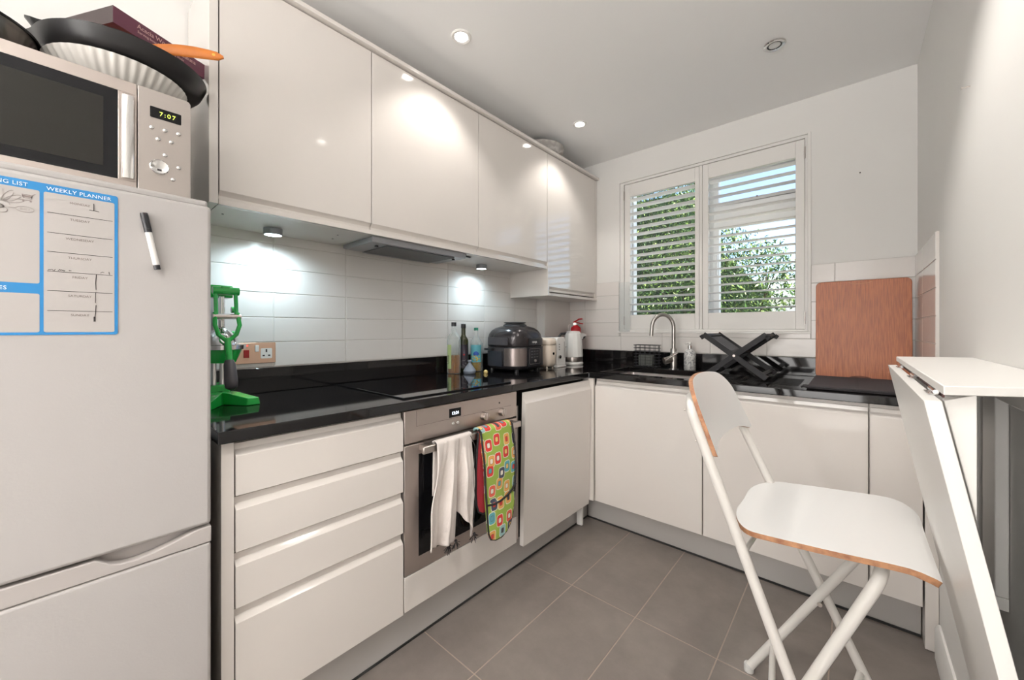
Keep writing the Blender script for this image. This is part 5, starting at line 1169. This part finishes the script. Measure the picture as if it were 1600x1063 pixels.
# long tubes from the front feet up to the backrest
M().tube([(1.784, 1.12, 0.012), (1.784 - 0.362 * (ZT - 0.02), 1.12, ZT - 0.02), (1.784 - 0.362 * ZT, 1.122, ZT), (1.784 - 0.362 * (ZT + 0.016), 1.134, ZT + 0.014), (1.784 - 0.362 * (ZT + 0.02) - 0.006, 1.158, ZT + 0.020), (1.412, 1.24, ZT + 0.022), (1.405, 1.33, ZT + 0.022), (1.408, 1.43, ZT + 0.020), (1.862 - 0.4545 * (ZT + 0.02) - 0.004, 1.508, ZT + 0.016), (1.862 - 0.4545 * (ZT + 0.008), 1.530, ZT + 0.008), (1.862 - 0.4545 * (ZT - 0.02), 1.54, ZT - 0.02), (1.862, 1.54, 0.012)], 0.0128, 20).build('back_frame', tube_m, ch, smooth=60)
M().tube([(1.577, 1.150, 0.012), (1.577 + 0.403 * 0.590, 1.150, 0.590), (1.577 + 0.403 * 0.610, 1.156, 0.608), (1.828, 1.18, 0.619), (1.838, 1.33, 0.620), (1.846, 1.48, 0.619), (1.517 + 0.563 * 0.600, 1.504, 0.606), (1.517 + 0.563 * 0.585, 1.510, 0.588), (1.517, 1.510, 0.012)], 0.0128, 20).build('front_frame', tube_m, ch, smooth=60)
for (x, y) in ((1.784, 1.12), (1.862, 1.54), (1.577, 1.15), (1.517, 1.51)): M().lathe([(0.0150, 0.0), (0.0150, 0.020), (0.0129, 0.025)], (x, y, 0.0005), 18).build('foot_cap', mat('grey_foot_plastic', (0.55, 0.54, 0.52), 0.5), ch)
def crossbar(p, q_, r, name): M().cyl(p, q_, r, seg=14).build(name, tube_m, ch, smooth=60)
crossbar((1.784 - 0.362 * 0.585, 1.12, 0.585), (1.862 - 0.4545 * 0.585, 1.54, 0.585), 0.006, 'seat_rod')
crossbar((1.784 - 0.362 * 0.14, 1.12, 0.14), (1.862 - 0.4545 * 0.14, 1.54, 0.14), 0.009, 'footrest'); crossbar((1.577 + 0.403 * 0.12, 1.15, 0.12), (1.517 + 0.563 * 0.12, 1.51, 0.12), 0.009, 'footrest')
zp = 0.318; M().cyl((1.705, 1.4935, zp), (1.705, 1.497, zp), 0.0062, seg=14).build('pivot_bolt', steel, ch)
zp2 = 0.27; M().cyl((1.687, 1.104, zp2), (1.687, 1.109, zp2), 0.0062, seg=14).build('pivot_bolt', steel, ch)
# seat: plan outline with side profile (rear lifts a touch, front edge rolls down)
def seat_z(x): return float(np.interp(x, [1.54, 1.57, 1.60, 1.69, 1.77, 1.83, 1.865, 1.885, 1.905, 1.922], [0.640, 0.642, 0.646, 0.654, 0.660, 0.6645, 0.6655, 0.663, 0.6565, 0.646]))
NS = 44
def side(x):
    x0, x1 = 1.531, 1.914; yn = 1.130 + 0.012 * math.sin((x - x0) / (x1 - x0) * PI) * -1; yf = 1.552 + 0.012 * (x - x0) / (x1 - x0)
    rr_ = 0.072
    if x < x0 + rr_:
        d = 1 - (x - x0) / rr_; s_ = 0.15 * (1 - math.sqrt(max(0, 1 - d * d))); yn += s_; yf -= s_ * 0.95
    rf = 0.030
    if x > x1 - rf: d = 1 - (x1 - x) / rf; s_ = rf * 0.6 * (1 - math.sqrt(max(0, 1 - d * d))); yn += s_ * 0.4; yf -= s_ * 2.2
    if x > 1.84: yf -= 0.045 * ((x - 1.84) / 0.08) ** 2
    return yn, yf
xs_ = [1.531 + (1.914 - 1.531) * (0.5 - 0.5 * math.cos(PI * k / NS)) for k in range(NS + 1)]
T = 0.013; st = M(); topr = []; botr = []
for x in xs_:
    yn, yf = side(x); z = seat_z(x)
    topr.append([(x, yn + (yf - yn) * t, z - 0.004 * math.sin(PI * t)) for t in np.linspace(0, 1, 9)])
    botr.append([(x - (0.006 if x > 1.88 else 0), yn + (yf - yn) * t, z - T - 0.004 * math.sin(PI * t)) for t in np.linspace(0, 1, 9)])
st.loft(topr, cap=False, closed=False); st.loft(botr, cap=False, closed=False)
nT = len(topr) * 9
def ti(i, j): return i * 9 + j
def bi(i, j): return nT + i * 9 + j
st.mat(1)
for i in range(NS):
    st.f.append((ti(i, 0), bi(i, 0), bi(i + 1, 0), ti(i + 1, 0))); st.mi.append(1)
    st.f.append((ti(i, 8), ti(i + 1, 8), bi(i + 1, 8), bi(i, 8))); st.mi.append(1)
for j in range(8):
    st.f.append((ti(0, j), ti(0, j + 1), bi(0, j + 1), bi(0, j))); st.mi.append(1)
    st.f.append((ti(NS, j), bi(NS, j), bi(NS, j + 1), ti(NS, j + 1))); st.mi.append(1)
st.build('seat', [seat_m, ply_m], ch, smooth=38, bevel=0.0012)
for yy in (1.20, 1.46): M().box(1.575, 1.66, yy - 0.012, yy + 0.012, 0.6225, 0.6285).build('seat_bracket', tube_m, ch, bevel=0.001)
# curved backrest
NB = 40; YC = 1.340; HW = 0.220
def bx_at(v, z):
    xa = 1.784 - 0.362 * z; xb = 1.862 - 0.4545 * z; x = xa + (xb - xa) * (v + 1) / 2
    return x + 0.026 - 0.024 * (1 - v * v)
def back_outline(v):
    a = abs(v); zt_ = 1.012 - 0.020 * a * a
    if a > 0.62: d = (a - 0.62) / 0.38; zt_ -= 0.060 * (1 - math.sqrt(max(0, 1 - d * d)))
    zb_ = 0.812 + 0.019 * (1 - (a / 0.93) ** 4 if a < 0.93 else 0.0)
    if a >= 0.93: d = (a - 0.93) / 0.07; zb_ += 0.006 * d
    return zt_, zb_
bkm = M(); NV = 12
vsn = [-math.cos(PI * k / NB) for k in range(NB + 1)]
fr_, bk_ = [], []
for v in vsn:
    zt_, zb_ = back_outline(v); y = YC + HW * v
    fr_.append([(bx_at(v, zb_ + (zt_ - zb_) * t) , y, zb_ + (zt_ - zb_) * t) for t in np.linspace(0, 1, NV + 1)])
    nx = Vector((1.0, 0.48 * v, 0.38)).normalized() * 0.0135
    bk_.append([(p[0] - nx.x, p[1] + nx.y * (1 if v < 0 else -1) * 0 + 0, p[2] - nx.z * 0.4) for p in fr_[-1]])
bkm.loft(fr_, cap=False, closed=False); bkm.loft(bk_, cap=False, closed=False); n1 = (NB + 1) * (NV + 1)
def A(i, j): return i * (NV + 1) + j
for i in range(NB):
    bkm.f.append((A(i, 0), A(i + 1, 0), n1 + A(i + 1, 0), n1 + A(i, 0))); bkm.mi.append(1)
    bkm.f.append((A(i, NV), n1 + A(i, NV), n1 + A(i + 1, NV), A(i + 1, NV))); bkm.mi.append(1)
for j in range(NV):
    bkm.f.append((A(0, j), n1 + A(0, j), n1 + A(0, j + 1), A(0, j + 1))); bkm.mi.append(1)
    bkm.f.append((A(NB, j), A(NB, j + 1), n1 + A(NB, j + 1), n1 + A(NB, j))); bkm.mi.append(1)
bkm.build('backrest', [seat_m, ply_m], ch, smooth=40, bevel=0.001)
for z in (0.93, 0.85):
    x = 1.784 - 0.362 * z; M().cyl((x - 0.0135, 1.118, z), (x - 0.0165, 1.118, z), 0.003, seg=10).build('screw', steel, ch)

# ------------------------------------------------------------------ folding wall table
tb = root('folding_wall_table', 'white wall-mounted folding table with its leaf hanging down', 'table', (1.94, 1.10, 0.305))
M().prism([(1.866, 0.726), (RX - 0.001, 0.811), (RX - 0.001, 1.509), (1.866, 1.43)], 1.0685, 1.0803, 'z').build('tabletop', white_wood, tb, bevel=0.0012)
def lx(z): return 1.850 + 0.19 * (1.058 - z)
T2 = 0.0165; zb = 0.312
M().prism([(lx(1.058), 1.058), (lx(1.058) + T2, 1.0588), (lx(zb) + T2, zb), (lx(zb), zb - 0.003)], 0.742, 1.425, 'y').build('leaf', white_wood, tb, bevel=0.001)
for yy in (0.83, 1.07, 1.33):
    h = M(); h.box(1.8600, 1.8700, yy - 0.024, yy + 0.024, 1.0592, 1.0602); h.cyl((1.8680, yy - 0.026, 1.0635), (1.8680, yy + 0.026, 1.0635), 0.0032, seg=10); h.build('hinge', chrome, tb)
gap_ = M(); gap_.box(1.8725, 1.8745, 0.79, 1.42, 1.058, 1.0683); gap_.build('edge_strip', mat('dark_red_strip', (0.07, 0.015, 0.015), 0.5), tb)  # dark red strip in the gap between tabletop and leaf
M().prism([(1.8705, 1.0570), (1.8990, 1.0680), (1.8990, 0.905), (1.8965, 0.92)], 0.762, 0.780, 'y').build('support_bracket', white_wood, tb, bevel=0.001)
M().box(1.985, RX - 0.001, 0.83, 1.50, 1.020, 1.0683).build('wall_rail', white_wood, tb, bevel=0.001)
M().box(1.9, 1.984, 1.44, 1.452, 0.985, 1.0683).build('support_bracket', white_wood, tb, bevel=0.001)
for (a, b) in ((1.345, 1.455), (1.205, 1.30)): M().box(1.9905, RX - 0.001, a, b, 0.625, 1.0195).build('support_board', white_wood, tb, bevel=0.002)
M().box(1.9905, RX - 0.001, 1.205, 1.455, 0.600, 0.6245).build('lower_batten', white_wood, tb, bevel=0.001)
tag(M().cyl((RX - 0.014, 1.545, 1.785), (RX, 1.545, 1.785), 0.0016, seg=8).lathe([(0.0035, 0), (0.0035, 0.002)], (RX - 0.016, 1.545, 1.785), 10, True, (1, 0, 0)).build('wall_nail', steel), 'small steel nail sticking out of the right wall', 'nail')
tag(M().cyl((1.808, BY - 0.007, 1.945), (1.808, BY + 0.002, 1.945), 0.0025, seg=8).build('wall_screw', ink), 'tiny dark screw in the wall right of the window', 'screw')

# ------------------------------------------------------------------ outside
struct(M().box(-12, 14, BY + 0.26, 30, -0.35, -0.30).build('ground', mat('pale_bounce_ground', (0.52, 0.49, 0.44), 0.9, vary=0.12, vscale=3), origin=(0, 0, 0)))  # unseen ground, made pale to bounce sunlight up onto the shutter slats
random.seed(5); rng = np.random.default_rng(5)
def top_of(x): return float(np.interp(x, [-2.0, 0.5, 0.75, 1.05, 1.30, 1.48], [3.0, 2.95, 2.35, 2.02, 1.90, 1.72]))
def right_of(z): return float(np.interp(z, [-0.3, 1.1, 1.3, 1.45, 1.6, 1.8, 2.0], [1.30, 1.22, 1.30, 1.42, 1.40, 1.5, 1.42]))
N = 72000
V = np.zeros((N, 4, 3)); cnt = 0
while cnt < N:
    x = rng.uniform(-2.0, 1.55); z = rng.uniform(0.2, 3.05); y = 4.05 + abs(rng.normal(0, 0.28))
    tz_ = top_of(x) + rng.normal(0, 0.05)
    if z > tz_ or x > right_of(z) + rng.normal(0, 0.05): continue
    # clumped density
    if math.sin(x * 9 + z * 4) * math.sin(z * 11 - x * 3 + 1) < rng.uniform(-1.7, -0.55): continue
    L = rng.uniform(0.014, 0.034); w = L * 0.26
    d = rng.normal(0, 1, 3); d[2] -= 0.7; d /= np.linalg.norm(d); s_ = np.cross(d, rng.normal(0, 1, 3)); s_ /= np.linalg.norm(s_)
    c = np.array((x, y, z)); V[cnt] = (c - d * L, c + s_ * w, c + d * L, c - s_ * w); cnt += 1
me = bpy.data.meshes.new('foliage'); me.vertices.add(N * 4); me.vertices.foreach_set('co', (V - np.array((0.0, 4.2, -0.30))).reshape(-1))
me.loops.add(N * 4); me.loops.foreach_set('vertex_index', np.arange(N * 4)); me.polygons.add(N); me.polygons.foreach_set('loop_start', np.arange(N) * 4); me.polygons.foreach_set('loop_total', np.full(N, 4)); me.update(calc_edges=True)
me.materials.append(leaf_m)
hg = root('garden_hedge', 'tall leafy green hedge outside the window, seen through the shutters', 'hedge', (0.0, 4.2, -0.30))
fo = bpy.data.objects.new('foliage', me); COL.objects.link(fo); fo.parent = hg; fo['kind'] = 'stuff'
br = M(); bark = mat('bark', (0.07, 0.05, 0.03), 0.9)
for k in range(26):
    x = -1.9 + 3.1 * k / 25 + random.uniform(-.05, .05); h = top_of(x) - 0.25; p = [(x, 4.35, -0.3)]
    for j in range(1, 7): p.append((x + random.uniform(-.10, .10), 4.35 + random.uniform(-.12, .12), -0.3 + (h + 0.3) * j / 6))
    br.tube(p, [0.018 - 0.0022 * j for j in range(7)], 6)
br.build('branches', bark, hg)['kind'] = 'stuff'
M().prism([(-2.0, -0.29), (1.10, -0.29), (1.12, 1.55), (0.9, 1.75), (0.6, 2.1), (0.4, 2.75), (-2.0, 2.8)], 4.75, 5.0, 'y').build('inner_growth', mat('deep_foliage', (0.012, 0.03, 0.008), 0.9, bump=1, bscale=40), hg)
nh = root('neighbouring_house', 'pale rendered house with grey roof glimpsed beyond the hedge', 'house', (3.2, 10.5, -0.30))
M().box(0.4, 6.0, 9.0, 12.0, -0.30, 1.75).build('wall', mat('pale_render', (0.62, 0.64, 0.62), 0.8), nh)
M().prism([(8.7, 1.75), (12.3, 1.75), (10.5, 2.35)], 0.2, 6.2, 'x').build('roof', mat('slate_grey', (0.32, 0.36, 0.37), 0.7), nh)
M().box(1.05, 1.5, 8.97, 9.0, 0.75, 1.25).build('window', blackglass, nh)
